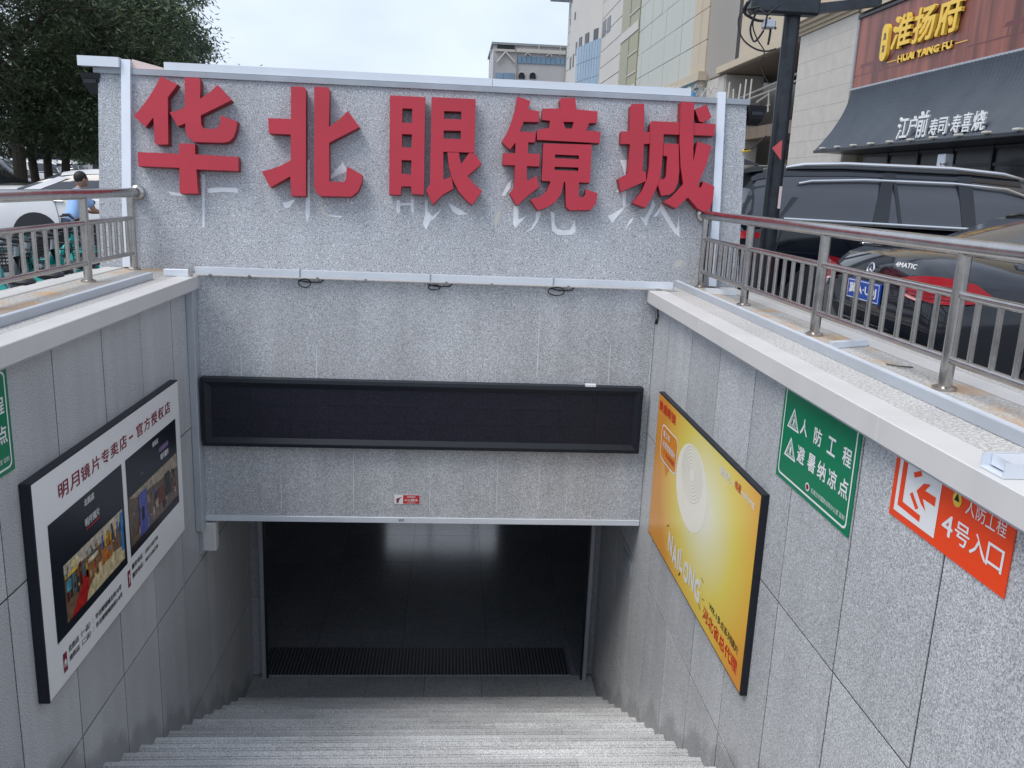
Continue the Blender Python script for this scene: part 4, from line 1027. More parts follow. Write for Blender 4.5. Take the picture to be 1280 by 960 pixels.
# ---- black sedan (rear at x=0, facing +x)
def lamp_patch(t, path, zt, zb2, m_, name, sgn, off=.006):
    b = MB(); P0 = []; 
    for (x, y), a, c in zip(path, zt, zb2):
        P0.append(((x - off, sgn * (y + off), a), (x - off * .8, sgn * (y + off), (a + c) / 2), (x - off, sgn * (y + off), c)))
    for u, v in zip(P0, P0[1:]): b.quad(u[0], v[0], v[1], u[1]); b.quad(u[1], v[1], v[2], u[2])
    return part(name, b, m_, t, True, True)
belt_s = lin([(0, 1.05), (.8, 1.09), (1.6, 1.03), (4.0, .94), (5, .8)])
secs_s = [(0.0, .42, .80, .86, .70), (.03, .30, .86, .98, .80), (.10, .27, .92, 1.085, .86), (.22, .26, .95, 1.125, .895), (.55, .25, .98, 1.135, .915), (1.0, .22, .99, 1.10, .925), (1.6, .2, .97, 1.05, .93), (3.4, .2, .93, 1.00, .93), (4.0, .22, .88, .98, .925), (4.5, .24, .80, .90, .90), (4.85, .28, .68, .78, .80), (4.95, .35, .60, .62, .66)]
cab_s = dict(belt=belt_s, st=[(.62, 1.10), (.9, 1.22), (1.25, 1.36), (1.6, 1.435), (2.1, 1.475), (2.7, 1.48), (3.1, 1.44), (3.5, 1.30), (4.1, 1.0)], roof=[(1.35, 1.39), (1.6, 1.435), (2.1, 1.475), (2.7, 1.48), (3.1, 1.44)])
def sedan_extras(t, sidept, zb_, ztop, sect):
    path = [(.005, .46), (.004, .58), (.02, .70), (.06, .80), (.13, .868), (.24, .900), (.36, .910)]
    for sgn in (1, -1):
        lp = lamp_patch(t, path, [.975, .995, 1.01, 1.015, 1.01, .985, .91], [.92, .885, .86, .85, .85, .865, .895], 'tail', 'tail_light', sgn, .012)
        lamp_patch(lp, [(.003, .50), (.002, .58), (.015, .69)], [.895, .88, .865], [.875, .86, .845], 'tail2', 'reversing_lens', sgn, .016)
        for q in range(4):
            z = .880 + q * .026
            part('lens_rib', MB().tube([(-.012, sgn * .56, z), (.0, sgn * .72, z + .004), (.045, sgn * .815, z + .004), (.12, sgn * .885, z)], .003, 4), 'maroon', lp, True, True)
        b = MB()
        part('exhaust_trim', MB().box(-.03, .0, sgn * .50 - .12, sgn * .50 + .12, .30, .345, .006), 'chrome', t, True, True)
        b.tube([(.02, sgn * .10, .38), (-.004, sgn * .4, .40), (.03, sgn * .78, .43), (.2, sgn * .9, .46)], .010, 6); part('bumper_trim', b, 'chrome', t, True, True)
        part('reflector', MB().box(-.012, .02, sgn * .62 - .12, sgn * .62 + .12, .50, .52, .003), 'tail', t, True, True)
        part('sill_trim', MB().tube([(1.2, sgn * .936, .30), (3.9, sgn * .936, .30)], .012, 6), 'chrome', t, True, True)
        part('window_trim', MB().tube([sidept(x, zb_(x) + .0, sgn, .008) for x in (.95, 1.6, 2.4, 3.2, 3.9)], .009, 6), 'chrome', t, True, True)
    for z_ in (.47, .55, .62): part('bumper_crease', MB().tube([(.03, -.66, z_), (-.004, -.3, z_ - .01), (-.008, 0, z_ - .012), (-.004, .3, z_ - .01), (.03, .66, z_)], .006, 5), 'cardark', t, True, True)
    # star emblem in a ring, number plate, badge text
    em = part('emblem', MB().torus((.015, 0, .985), (1, 0, -.25), .043, .006, 28, 8), 'chrome', t, True, True)
    b = MB()
    for a in (90, 210, 330):
        a = RAD(a); b.tube([(.013, 0, .985), (.013, .042 * cos(a), .985 + .042 * sin(a))], [.009, .002], 5)
    part('star', b, 'chrome', em, True, True)
    pl = part('number_plate', MB().box(-.022, -.006, -.24, .24, .76, .90, .003), 'plate', t, False, True)
    PF = Frame((-.0222, .24, .76), (0, -1, 0), (0, 0, 1), (-1, 0, 0)); b = MB(); text(b, '冀A·U0J', PF, (.03, .03, .44, .115), .001, .02); part('plate_characters', b, 'pwhite', pl, False, True)
    strip_ = MB(); strip_loop(strip_, PF, [(.006, .006), (.474, .006), (.474, .134), (.006, .134)], [(.011, .011), (.469, .011), (.469, .129), (.011, .129)], .001); part('plate_border', strip_, 'pwhite', pl, False, True)
    PF = Frame((-.004, -.40, 1.035), (.18, -.98, 0), (.25, 0, .97), (-.97, 0, .25)); b = MB(); text(b, '4MATIC', PF, (0, 0, .20, .032), .02, .02); part('badge', b, 'pwhite', t, False, True)
sed = make_car('parked_car', 'black sedan parked tail-on behind the right railing, with red tail light', 'car', 'carblack', 4.95, secs_s, cab_s, lin([(.6, .70), (1.2, .79), (2, .83), (3.2, .83), (4.1, .76)]), .30, (.98, 3.95), .33,
    [(.72, .98, 1.32, 1.52), (2.36, 2.46, 2.36, 2.44), (3.85, 4.0, 3.15, 3.3)], [[(1.42, .928, .30), (1.36, .93, .7), (1.30, .915, .97)], [(2.42, .932, .30), (2.42, .93, .97)]], 'cars parked beyond the right railing', sedan_extras)
sed.location = (2.93, 5.87, .05)
# ---- black SUV
belt_u = lin([(0, 1.26), (5, 1.18)])
secs_u = [(0.0, .50, 1.02, 1.06, .80), (.03, .36, 1.10, 1.20, .90), (.12, .33, 1.14, 1.27, .955), (.35, .30, 1.17, 1.29, .985), (1, .27, 1.18, 1.28, 1.0), (3.6, .27, 1.14, 1.22, 1.0), (4.2, .30, 1.08, 1.18, .985), (4.8, .34, 1.0, 1.10, .94), (5.08, .40, .88, .95, .84), (5.18, .5, .78, .8, .70)]
cab_u = dict(belt=belt_u, st=[(.06, 1.28), (.12, 1.55), (.22, 1.74), (.45, 1.80), (1.2, 1.84), (2.6, 1.84), (3.2, 1.80), (3.6, 1.62), (4.15, 1.24)], roof=[(.17, 1.72), (.24, 1.75), (.45, 1.80), (1.2, 1.84), (2.6, 1.84), (3.2, 1.80)])
def suv_extras(t, sidept, zb_, ztop, sect):
    for sgn in (1, -1):
        part('belt_trim', MB().tube([sidept(x, zb_(x) + .01, sgn, .010) for x in (.5, 1.2, 2.4, 3.4, 3.9)], .014, 6), 'chrome', t, True, True)
        part('window_frame_trim', MB().tube([sidept(x, z, sgn, .008) for x, z in ((.66, 1.635), (.8, 1.665), (1.4, 1.70), (2.4, 1.70), (3.0, 1.665), (3.45, 1.53), (3.9, 1.24))], .013, 6), 'chrome', t, True, True)
        part('roof_rail', MB().tube([(.55, sgn * .72, 1.80), (.75, sgn * .72, 1.835), (1.2, sgn * .72, 1.86), (2.4, sgn * .72, 1.86), (3.0, sgn * .71, 1.825), (3.3, sgn * .70, 1.77)], [.012, .02, .022, .022, .02, .012], 8), 'chrome', t, True, True)
        lp = lamp_patch(t, [(.0, .55), (.01, .75), (.04, .88), (.12, .955), (.35, .985)], [1.11, 1.11, 1.115, 1.12, 1.10], [1.06, 1.05, 1.04, 1.04, 1.06], 'tail', 'tail_light', sgn, .012)
        lamp_patch(t, [(.0, .3), (.01, .75), (.04, .87)], [.66, .66, .66], [.60, .60, .60], 'chrome', 'bumper_trim', sgn, .012)
        part('door_handle', MB().box(1.36, 1.58, sgn * 1.0 - .02, sgn * 1.0 + .02, 1.02, 1.05, .008), 'chrome', t, True, True)
        part('door_handle', MB().box(2.36, 2.58, sgn * 1.0 - .02, sgn * 1.0 + .02, 1.0, 1.03, .008), 'chrome', t, True, True)
    part('spoiler', MB().loft([[(-.06, y, 1.735), (.30, y, 1.80), (.30, y, 1.755), (-.04, y, 1.70)] for y in (-.72, 0, .72)]), 'carblack', t, False, True)
    part('antenna_fin', MB().loft([[(.30, -.03, 1.83), (.52, -.02, 1.835), (.52, .02, 1.835), (.30, .03, 1.83)], [(.28, -.005, 1.90), (.31, -.005, 1.90), (.31, .005, 1.90), (.28, .005, 1.90)]]), 'black', t, False, True)
    pl = part('number_plate', MB().box(-.03, -.005, -.24, .24, .80, .94, .003), 'plate', t, False, True)
    part('chrome_strip', MB().box(-.02, .0, -.5, .5, .985, 1.01, .004), 'chrome', t, False, True)
suv = make_car('parked_car', 'black sport utility vehicle with chrome window trim and roof rails behind the black pole', 'car', 'carblack', 5.2, secs_u, cab_u, lin([(0, .86), (.3, .93), (3, .93), (4, .87)]), .26, (.98, 4.1), .38,
    [(.02, .46, .12, .66), (1.48, 1.66, 1.60, 1.72), (1.78, 1.82, 1.70, 1.74), (2.50, 2.66, 2.44, 2.60), (3.9, 4.1, 3.2, 3.4)], [[(1.42, 1.0, .32), (1.50, 1.0, .75), (1.55, .99, 1.16)], [(2.58, 1.003, .32), (2.58, 1.0, 1.16)], [(.42, .985, .9), (.5, .96, 1.2)]], 'cars parked beyond the right railing', suv_extras)
suv.location = (3.02, 10.0, .02)

# ---- cars on the left
def plain_extras(headx):
    def f(t, sidept, zb_, ztop, sect):
        for sgn in (1, -1):
            part('door_handle', MB().box(1.28, 1.46, sgn * .925 - .02, sgn * .925 + .02, .90, .925, .008), 'chrome', t, True, True)
            part('door_handle', MB().box(2.25, 2.43, sgn * .93 - .02, sgn * .93 + .02, .88, .905, .008), 'chrome', t, True, True)
            part('mirror', MB().box(3.35, 3.5, sgn * .93, sgn * 1.08, .98, 1.10, .03), 'black', t, True, True)
            lamp_patch(t, [(.005, .50), (.02, .70), (.06, .80), (.20, .89)], [.96] * 4, [.82] * 4, 'tail', 'tail_light', sgn, .012)
            m = MB().loft([[(4.62, sgn * .80, .62), (4.80, sgn * .62, .60), (4.82, sgn * .62, .70), (4.60, sgn * .82, .74)], [(4.4, sgn * .895, .66), (4.4, sgn * .895, .66), (4.4, sgn * .89, .74), (4.4, sgn * .885, .74)]]); part('headlight', m, 'lamp', t, False, True)
    return f
wh = make_car('parked_car', 'white sedan parked side-on beyond the left railing, behind the man in blue', 'car', 'carwhite', 4.95, secs_s, cab_s, lin([(.6, .70), (1.2, .79), (2, .83), (3.2, .83), (4.1, .76)]), .30, (.98, 3.95), .33,
    [(.72, .98, 1.32, 1.52), (2.36, 2.46, 2.36, 2.44), (3.85, 4.0, 3.15, 3.3)], [[(1.42, .928, .30), (1.36, .93, .7), (1.30, .915, .97)], [(2.42, .932, .30), (2.42, .93, .97)]], 'cars in the car park on the left', plain_extras(4.6))
wx = at((45, 275), 1, 15.2).x
wh.location = (wx - .98, 16.1, .04); wh.rotation_euler.z = 0
def recolor(o, frm, to):
    for ch in o.children_recursive:
        if ch.data and ch.data.materials and ch.data.materials[0] == M[frm]:
            ch.data = ch.data.copy(); ch.data.materials[0] = M[to]
def clone(src, label, loc, rz, to=None, frm='carwhite'):
    c = copy_tree(src); c['label'] = label; c['group'] = 'cars in the car park on the left'; c.location = loc; c.rotation_euler.z = rz
    if to: recolor(c, frm, to)
    return c
a = at((25, 245), 1, 19.5)
clone(wh, 'dark sedan at the left photo edge, half hidden behind the white sedan', (a.x - 4.4, 20.0, .12), 0, 'cardark')
a = at((54, 230), 1, 26)
clone(suv, 'dark grey sport utility vehicle behind the first tree trunk', (a.x - 5.1, 27, .0), 0, 'cardark', 'carblack')
a = at((81, 221), 1, 50)
c_ = clone(suv, 'white sport utility vehicle in the distance between the two tree trunks', (a.x, 50, 0), pi + .15, 'carwhite', 'carblack')
a = at((100, 221), 1, 46)
clone(wh, 'far white sedan seen just left of the sign wall edge', (a.x, 47, .0), 0)
a = at((28, 215), 1, 58); clone(wh, 'far white sedan at the left photo edge, under the tree crown', (a.x - 4, 60, .1), .1)
a = at((92, 215), 1, 70); clone(suv, 'distant silver sport utility vehicle behind the two tree trunks', (a.x, 72, .2), pi, 'carsilver', 'carblack')
a = at((112, 215), 1, 66); clone(wh, 'distant white car behind the second tree trunk', (a.x, 66, .1), .2)

# ---- teal shared e-bikes
def make_bike():
    t = thing('shared_bicycle', 'teal', 'bicycle', (0, 0, 0), 'teal shared bicycles behind the left railing')
    for x in (0, 1.08):
        ty = part('tyre', MB().torus((x, 0, .30), (0, 1, 0), .275, .026, 28, 8), 'tyre', t, True, True)
        part('rim', MB().torus((x, 0, .30), (0, 1, 0), .245, .010, 28, 6), 'greyplastic', ty, True, True)
        b = MB()
        for k in range(10): a = 2 * pi * k / 10; b.tube([(x, 0, .30), (x + .24 * cos(a), 0, .30 + .24 * sin(a))], .0025, 3, False)
        b.tube([(x, -.05, .30), (x, .05, .30)], .03, 8); part('spokes', b, 'rim', ty, False, True)
        m = MB(); sec = []
        for k in range(9):
            a = RAD(10 + 20 * k) if x else RAD(-10 + 20 * k); R1 = .325
            sec.append([(x + (R1 + dz) * cos(a), y, .30 + (R1 + dz) * sin(a)) for y, dz in ((-.065, -.09), (-.05, .0), (.05, .0), (.065, -.09))])
        m.loft(sec, closed=False, caps=False); part('mudguard', m, 'teal', t, True, True)
    part('frame', MB().tube([(.90, 0, .86), (.80, 0, .62), (.62, 0, .42), (.40, 0, .36), (.30, 0, .50), (.26, 0, .74)], [.035, .045, .05, .05, .03, .025], 10), 'teal', t, True, True)
    part('chain_guard', MB().loft([[(0, y, .27), (.42, y, .24), (.46, y, .33), (.40, y, .40), (0, y, .34)] for y in (-.055, -.085)]), 'greyplastic', t, False, True)
    b = MB(); b.tube([(.40, -.10, .30), (.53, -.10, .22)], .012, 6); b.box(.50, .57, -.20, -.11, .20, .225); b.tube([(.40, .10, .30), (.28, .10, .38)], .012, 6); b.box(.24, .31, .11, .20, .37, .395); part('pedals', b, 'black', t, False, True)
    part('fork', MB().tube([(1.08, .055, .30), (1.0, .05, .58), (.90, 0, .88), (.88, 0, .98)], [.015, .02, .024, .024], 8), 'greyplastic', t, True, True)
    b = MB(); b.tube([(.74, -.28, 1.04), (.84, -.20, 1.05), (.89, 0, 1.0), (.84, .20, 1.05), (.74, .28, 1.04)], .013, 8); part('handlebar', b, 'black', t, True, True)
    m = MB(); m.sphere((.20, 0, .80), .13, 14, 8, (1.1, .75, .38)); m.sphere((.33, 0, .80), .06, 10, 6, (1.6, .7, .5)); part('saddle', m, 'black', t, True, True)
    b = MB()
    for k in range(7):
        f = k / 6; z = .72 + .20 * f; 
        if k in (0, 2, 4, 6): b.tube([(.96, -.14 - .03 * f, z), (1.22 + .03 * f, -.14 - .03 * f, z), (1.22 + .03 * f, .14 + .03 * f, z), (.96, .14 + .03 * f, z), (.96, -.14 - .03 * f, z)], .006, 4)
    for k in range(6):
        y = -.14 + .28 * k / 5; b.tube([(1.22, y, .72), (1.25, y * 1.2, .92)], .004, 4)
        x = .96 + .26 * k / 5; b.tube([(x, -.14, .72), (x, -.17, .92)], .004, 4); b.tube([(x, .14, .72), (x, .17, .92)], .004, 4)
        b.tube([(x, -.14, .72), (x, .14, .72)], .004, 4)
    part('basket', b, 'black', t, False, True)
    b = MB().box(-.14, .10, -.10, .10, .56, .70, .02); part('battery_box', b, 'greyplastic', t, True, True)
    b = MB(); b.tube([(.45, .06, .36), (.50, .18, .02)], .012, 6); part('kick_stand', b, 'greyplastic', t, False, True)
    part('front_panel', MB().loft([[(.90, -.07, .46), (.93, .0, .44), (.90, .07, .46)], [(.86, -.11, .60), (.92, 0, .60), (.86, .11, .60)], [(.84, -.06, .80), (.88, 0, .80), (.84, .06, .80)]], False, False), 'teal', t, True, True)
    return t
bk = make_bike()
bl_ = ['teal shared bicycle nearest the left photo edge, low behind the railing', 'second teal shared bicycle from the left edge, behind the railing', 'teal shared bicycle in the middle of the row, with its basket showing', 'teal shared bicycle left of the second railing post', 'teal shared bicycle right behind the second railing post', 'teal shared bicycle at the end of the row, beside the sign wall', 'teal shared bicycle with its basket in front of the white sedan']
pos = [(-4, 340, 6.5, 2.5), (22, 325, 6.9, 2.7), (44, 318, 7.3, 2.5), (66, 315, 7.7, 2.75), (88, 308, 8.1, 2.5), (112, 305, 8.2, 2.0), (62, 300, 11.3, .35)]
for k, (px, py, Y, rz) in enumerate(pos):
    o = bk if k == 0 else copy_tree(bk)
    o['label'] = bl_[k]; p = at((px, py), 1, Y)
    o.location = (p.x - .5 * cos(rz), Y - .5 * sin(rz), .0); o.rotation_euler.z = rz; o.scale = (.88, .88, .88)
for o in [q for q in bpy.data.objects if q.get('label') in (bl_[0], bl_[2])]:
    recolor(o, 'teal', 'white' if o['label'] == bl_[0] else 'greyplastic'); o['group'] = 'shared bicycles without teal panels behind the left railing'
    o['label'] = 'white shared bicycle nearest the left photo edge, low behind the railing' if o['label'] == bl_[0] else 'grey shared bicycle in the middle of the row of teal ones'
# ---- man on an electric scooter
def skinbody(name, verts, edges, radii, mt, parent, root=0, sub=2):
    me = bpy.data.meshes.new(name); me.from_pydata([Vector(v) for v in verts], edges, [])
    o = bpy.data.objects.new(name, me); COL.objects.link(o)
    md = o.modifiers.new('s', 'SKIN'); md.use_smooth_shade = True
    for i, r in enumerate(radii):
        v = me.skin_vertices[0].data[i]; v.radius = r if isinstance(r, tuple) else (r, r); v.use_root = (i == root)
    ms = o.modifiers.new('u', 'SUBSURF'); ms.levels = sub; ms.render_levels = sub
    dg = bpy.context.evaluated_depsgraph_get(); m2 = bpy.data.meshes.new_from_object(o.evaluated_get(dg))
    bpy.data.objects.remove(o); m2.materials.clear(); m2.materials.append(M[mt]); m2.name = name; m2.shade_smooth()
    return obj(name, m2, parent)
PY = 13.0; p = at((89, 258), 1, PY)
man = thing('person', 'man in a light blue shirt seen from behind, riding an electric scooter', 'person', (p.x, PY, 0)); man.rotation_euler.z = RAD(50)
# local: +x is forward
V = [(0, 0, .80), (.03, 0, .98), (.08, 0, 1.16), (.12, 0, 1.30), (.14, 0, 1.37), (.17, 0, 1.44),
     (.12, .19, 1.27), (.24, .26, 1.04), (.47, .24, .99), (.53, .23, .985), (.12, -.19, 1.27), (.24, -.26, 1.04), (.47, -.24, .99), (.53, -.23, .985),
     (.05, .10, .78), (.42, .14, .76), (.38, .14, .36), (.36, .14, .27), (.50, .14, .25), (.05, -.10, .78), (.42, -.14, .76), (.38, -.14, .36), (.36, -.14, .27), (.50, -.14, .25)]
E_ = [(0, 1), (1, 2), (2, 3), (3, 4), (4, 5), (3, 6), (6, 7), (7, 8), (8, 9), (3, 10), (10, 11), (11, 12), (12, 13), (0, 14), (14, 15), (15, 16), (16, 17), (17, 18), (0, 19), (19, 20), (20, 21), (21, 22), (22, 23)]
Rr = [(.13, .10), (.12, .09), (.12, .08), (.10, .06), .05, .055, .055, .042, .03, .028, .055, .042, .03, .028, .09, .07, .05, .04, .035, .09, .07, .05, .04, .035]
skinbody('body', V, E_, Rr, 'skin', man)
V2 = [(0, 0, .84), (.03, 0, .98), (.08, 0, 1.16), (.12, 0, 1.30), (.12, .19, 1.275), (.22, .25, 1.09), (.12, -.19, 1.275), (.22, -.25, 1.09), (.135, 0, 1.40)]
skinbody('shirt', V2, [(0, 1), (1, 2), (2, 3), (3, 4), (4, 5), (3, 6), (6, 7), (3, 8)], [(.165, .13), (.165, .13), (.18, .135), (.16, .125), .092, .07, .092, .07, .062], 'shirt', man)
V3 = [V[0], V[14], V[15], V[16], V[19], V[20], V[21]]
skinbody('trousers', V3, [(0, 1), (1, 2), (2, 3), (0, 4), (4, 5), (5, 6)], [(.17, .13), .11, .085, .065, .11, .085, .065], 'jeans', man)
hb = MB(); hb.sphere((.20, 0, 1.53), .10, 16, 12, (1.0, .80, 1.18)); hb.sphere((.20, .082, 1.52), .024, 8, 6, (1, .5, 1.5)); hb.sphere((.20, -.082, 1.52), .024, 8, 6, (1, .5, 1.5)); hb.sphere((.302, 0, 1.515), .016, 8, 6, (1, .8, 1.4)); hb.sphere((.27, 0, 1.45), .04, 8, 6, (1, 1, .8))
hd = part('head', hb, 'skin', man, True, True)
for s_ in (1, -1): part('eye', MB().sphere((.288, s_ * .035, 1.545), .012, 8, 6), 'black', hd, True, True)
part('mouth', MB().box(.287, .296, -.022, .022, 1.468, 1.474), 'maroon', hd, False, True)
part('hair', MB().sphere((.185, 0, 1.562), .106, 16, 12, (1.0, .84, 1.02)), 'hair', man, True, True)
for s_ in (1, -1):
    b = MB()
    for k in range(4): b.tube([(.53, s_ * (.20 + k * .02), 1.0), (.565, s_ * (.20 + k * .02), .995), (.56, s_ * (.20 + k * .02), .965)], .009, 6)
    b.tube([(.52, s_ * .19, .985), (.55, s_ * .17, .97)], .010, 6); part('fingers', b, 'skin', man, True, True)
    part('shoe', MB().box(.33, .58, s_ * .14 - .045, s_ * .14 + .045, .20, .27, .02), 'black', man, True, True)
scoot = thing('electric_scooter', 'black electric scooter under the man in the blue shirt', 'scooter', (p.x, PY, 0)); scoot.rotation_euler.z = RAD(50)
for x in (-.45, .78):
    ty = part('tyre', MB().torus((x, 0, .23), (0, 1, 0), .18, .05, 24, 10), 'tyre', scoot, True, True); part('rim', MB().tube([(x, -.03, .23), (x, .03, .23)], .12, 16), 'rim', ty, True, True)
part('bodywork', MB().loft([[(x, y, z) for y, z in ((-.11, .35), (.11, .35), (.13, zt - .05), (.06, zt), (-.06, zt), (-.13, zt - .05))] for x, zt in ((-.70, .60), (-.5, .74), (-.1, .72), (.12, .60), (.16, .42))]), 'black', scoot, True, True)
part('seat', MB().box(-.42, .12, -.13, .13, .70, .77, .03), 'black', scoot, True, True)
part('floor_board', MB().box(.10, .62, -.13, .13, .22, .28, .02), 'black', scoot, True, True)
part('leg_shield', MB().loft([[(.60, -.16, .26), (.64, 0, .26), (.60, .16, .26)], [(.62, -.2, .6), (.70, 0, .6), (.62, .2, .6)], [(.56, -.10, .92), (.62, 0, .95), (.56, .10, .92)]], False, False), 'black', scoot, True, True)
part('fork', MB().tube([(.60, 0, .95), (.70, .06, .5), (.78, .07, .23)], .02, 8), 'greyplastic', scoot, True, True)
part('handlebar', MB().tube([(.50, -.32, .97), (.56, -.15, .98), (.58, 0, .96), (.56, .15, .98), (.50, .32, .97)], .014, 8), 'black', scoot, True, True)
for s_ in (1, -1): part('mirror', MB().tube([(.55, s_ * .22, .98), (.53, s_ * .28, 1.12)], .006, 5).sphere((.53, s_ * .28, 1.15), .05, 10, 6, (.3, 1.2, .8)), 'black', scoot, True, True)
part('headlight', MB().sphere((.66, 0, .86), .05, 10, 6), 'lamp', scoot, True, True)

for o in (man, scoot): o.scale = (.88, .88, .88)
# ================================================================== POLE, LAMP BOX, WIRES
pb = at((959.5, 300), 1, 8.0); pt_ = at((985, 20), 1, 8.0)
t = thing('street_pole', 'worn black steel pole in front of the parked black vehicle', 'pole', (pb.x, 8.0, 0))
part('shaft', MB().tube([(pb.x + .0, 8, 0), (pb.x + .004, 8, 1.4), (pb.x + .01, 8, 3.25)], [.082, .077, .071], 24), 'pole', t, True)
part('base_plate', MB().box(pb.x - .15, pb.x + .15, 7.85, 8.15, .002, .025, .006), 'pole', t)
a = at((938, 2), 1, 7.9); c_ = at((1042, 12), 1, 7.9)
part('junction_bar', MB().box(a.x, a.x + .62, 7.85, 7.99, a.z - .09, a.z + .12, .02), 'pole', t, True)
part('bracket_arm', MB().loft([[(pb.x + .1, 7.86, 3.08), (pb.x + .1, 7.98, 3.08), (pb.x + .1, 7.98, 3.16), (pb.x + .1, 7.86, 3.16)], [(pb.x + .75, 7.86, 3.19), (pb.x + .75, 7.98, 3.19), (pb.x + .75, 7.98, 3.26), (pb.x + .75, 7.86, 3.26)]]), 'pole', t)
b = MB(); q = [(0, 0), (.008, .02), (-.005, .05), (.004, .08)]
part('sticker', MB().box(pb.x + .03, pb.x + .055, 7.918, 7.922, 1.40, 1.60), 'pink', t)
t = thing('pennant', 'small red pennant hanging on the black pole', 'flag', tuple(at((968, 190), 1, 7.85)))
P = [at(q, 1, 7.845) for q in ((965, 185), (977.5, 175), (976, 200))]
m = MB(); k = len(m.v); m.v += [tuple(v) for v in P] + [tuple(v + Vector((.004, .003, 0))) for v in P]; m.f += [(0, 1, 2), (5, 4, 3), (0, 3, 4, 1), (1, 4, 5, 2), (2, 5, 3, 0)]; part('cloth', m, 'flag', t)
t = thing('cable_bundle', 'tangle of black cables looping left of the pole top', 'cable', tuple(at((950, 20), 1, 7.8)))
def wire(pts, r=.009, Y=7.8):
    P = [at(q, 1, Y + .04 * sin(i)) for i, q in enumerate(pts)]
    # Catmull-Rom smoothing
    out = []
    for i in range(len(P) - 1):
        p0, p1, p2, p3 = P[max(i - 1, 0)], P[i], P[i + 1], P[min(i + 2, len(P) - 1)]
        for s_ in range(5):
            u = s_ / 5; out.append(.5 * ((2 * p1) + (p2 - p0) * u + (2 * p0 - 5 * p1 + 4 * p2 - p3) * u * u + (3 * p1 - p0 - 3 * p2 + p3) * u ** 3))
    out.append(P[-1]); return MB().tube(out, r, 6)
for pts, r in (([(935, 2), (930, 15), (945, 25), (960, 27), (970, 36)], .012), ([(950, 8), (928, 15), (923, 30), (928, 48), (942, 60), (957, 64), (970, 61)], .008), ([(945, 15), (938, 35), (941, 50), (946, 50), (956, 35), (960, 18), (975, 6)], .009),
               ([(948, 10), (941, 30), (946, 48), (955, 63), (954, 72)], .006), ([(938, 0), (932, 12), (935, 20), (948, 12), (960, 20)], .009), ([(954, 72), (950, 78), (952, 88), (961, 105)], .004), ([(962, 22), (963, 38), (960, 56)], .010)):
    part('cable', wire(pts, r), 'cable', t, True)
part('clamp', MB().box(at((963, 22), 1, 7.78).x - .05, at((963, 22), 1, 7.78).x + .05, 7.76, 7.86, 2.93, 3.0, .01), 'alu_grey', t)

# ================================================================== TREES
def tree(label, x, y, H, rx, rz_, trunk_r, nleaf, seed, zc, mt='leaf', leaf=.15, stems=1, ncl=150, group='street trees on the left'):
    rn = random.Random(seed); t = thing('street_tree', label, 'tree', (x, y, 0), group)
    b = MB(); ends = []
    for s_ in range(stems):
        ox_, oy_ = (s_ - (stems - 1) / 2) * .34, rn.uniform(-.1, .1)
        top = (ox_ * 2.2 + rn.uniform(-.2, .2), oy_, zc - rz_ * .15)
        b.tube([(x + ox_, y + oy_, 0), (x + ox_ * 1.05, y + oy_, .25), (x + ox_ * 1.4, y + oy_, zc * .35), (x + top[0], y + top[1], top[2])], [trunk_r * 1.35, trunk_r, trunk_r * .85, trunk_r * .4], 10)
        for k in range(9):
            a = rn.uniform(0, 2 * pi); f = rn.uniform(.35, 1); z0 = zc * .38 + (top[2] - zc * .38) * f
            e = (x + top[0] * f + rx * .75 * cos(a), y + rx * .75 * sin(a), z0 + rn.uniform(-.1, 1.4)); m_ = (x + top[0] * f + rx * .35 * cos(a), y + rx * .35 * sin(a), z0 + rn.uniform(.3, .8))
            b.tube([(x + ox_ * 1.4, y + oy_, z0 - .3), m_, e], [trunk_r * .4, trunk_r * .25, trunk_r * .1], 6)
            for q in range(3):
                a2 = a + rn.uniform(-.9, .9); b.tube([m_, (m_[0] + rx * .4 * cos(a2), m_[1] + rx * .4 * sin(a2), m_[2] + rn.uniform(-.6, 1.2))], [trunk_r * .16, .01], 5)
    part('trunk', b, 'bark', t, True)
    m = MB(); V_, F_ = [], []
    cl = []
    for k in range(ncl):
        u = rn.uniform(-1, 1); a = rn.uniform(0, 2 * pi); r_ = rn.uniform(.35, 1) ** .5; c = math.sqrt(1 - u * u)
        wob = 1 + .18 * sin(3 * a + seed) + .12 * sin(5 * u * 2 + seed * 2)
        cl.append((x + rx * r_ * c * cos(a) * wob, y + rx * r_ * c * sin(a) * wob, zc + rz_ * r_ * u * (1 if u > 0 else 1.02), rn.uniform(.3, .75)))
    per = nleaf // ncl
    g_ = rn.gauss; un = rn.uniform
    for (cx_, cy_, cz_, cr) in cl:
        for k in range(per):
            px_, py_, pz_ = cx_ + g_(0, .5) * cr, cy_ + g_(0, .5) * cr, cz_ + g_(0, .42) * cr
            if pz_ < 1.75: continue
            a = un(0, 6.283); dz = un(-1.1, .25); l = leaf * un(.6, 1.25); h = l * un(.13, .2)
            n_ = 1 / math.sqrt(1 + dz * dz); dx, dy, dz = cos(a) * n_, sin(a) * n_, dz * n_
            b2 = a + un(-1.2, 1.2) + 1.57; sx, sy, sz = cos(b2) * h, sin(b2) * h, un(-.6, .6) * h
            i = len(V_); V_.append((px_, py_, pz_)); V_.append((px_ + dx * l * .5 + sx, py_ + dy * l * .5 + sy, pz_ + dz * l * .5 + sz)); V_.append((px_ + dx * l, py_ + dy * l, pz_ + dz * l)); V_.append((px_ + dx * l * .5 - sx, py_ + dy * l * .5 - sy, pz_ + dz * l * .5 - sz))
            F_.append((i, i + 1, i + 2, i + 3))
    m.v, m.f = V_, F_
    cr_ = part('crown', m, mt, t, False, False, False); cr_['kind'] = 'stuff'
    return t
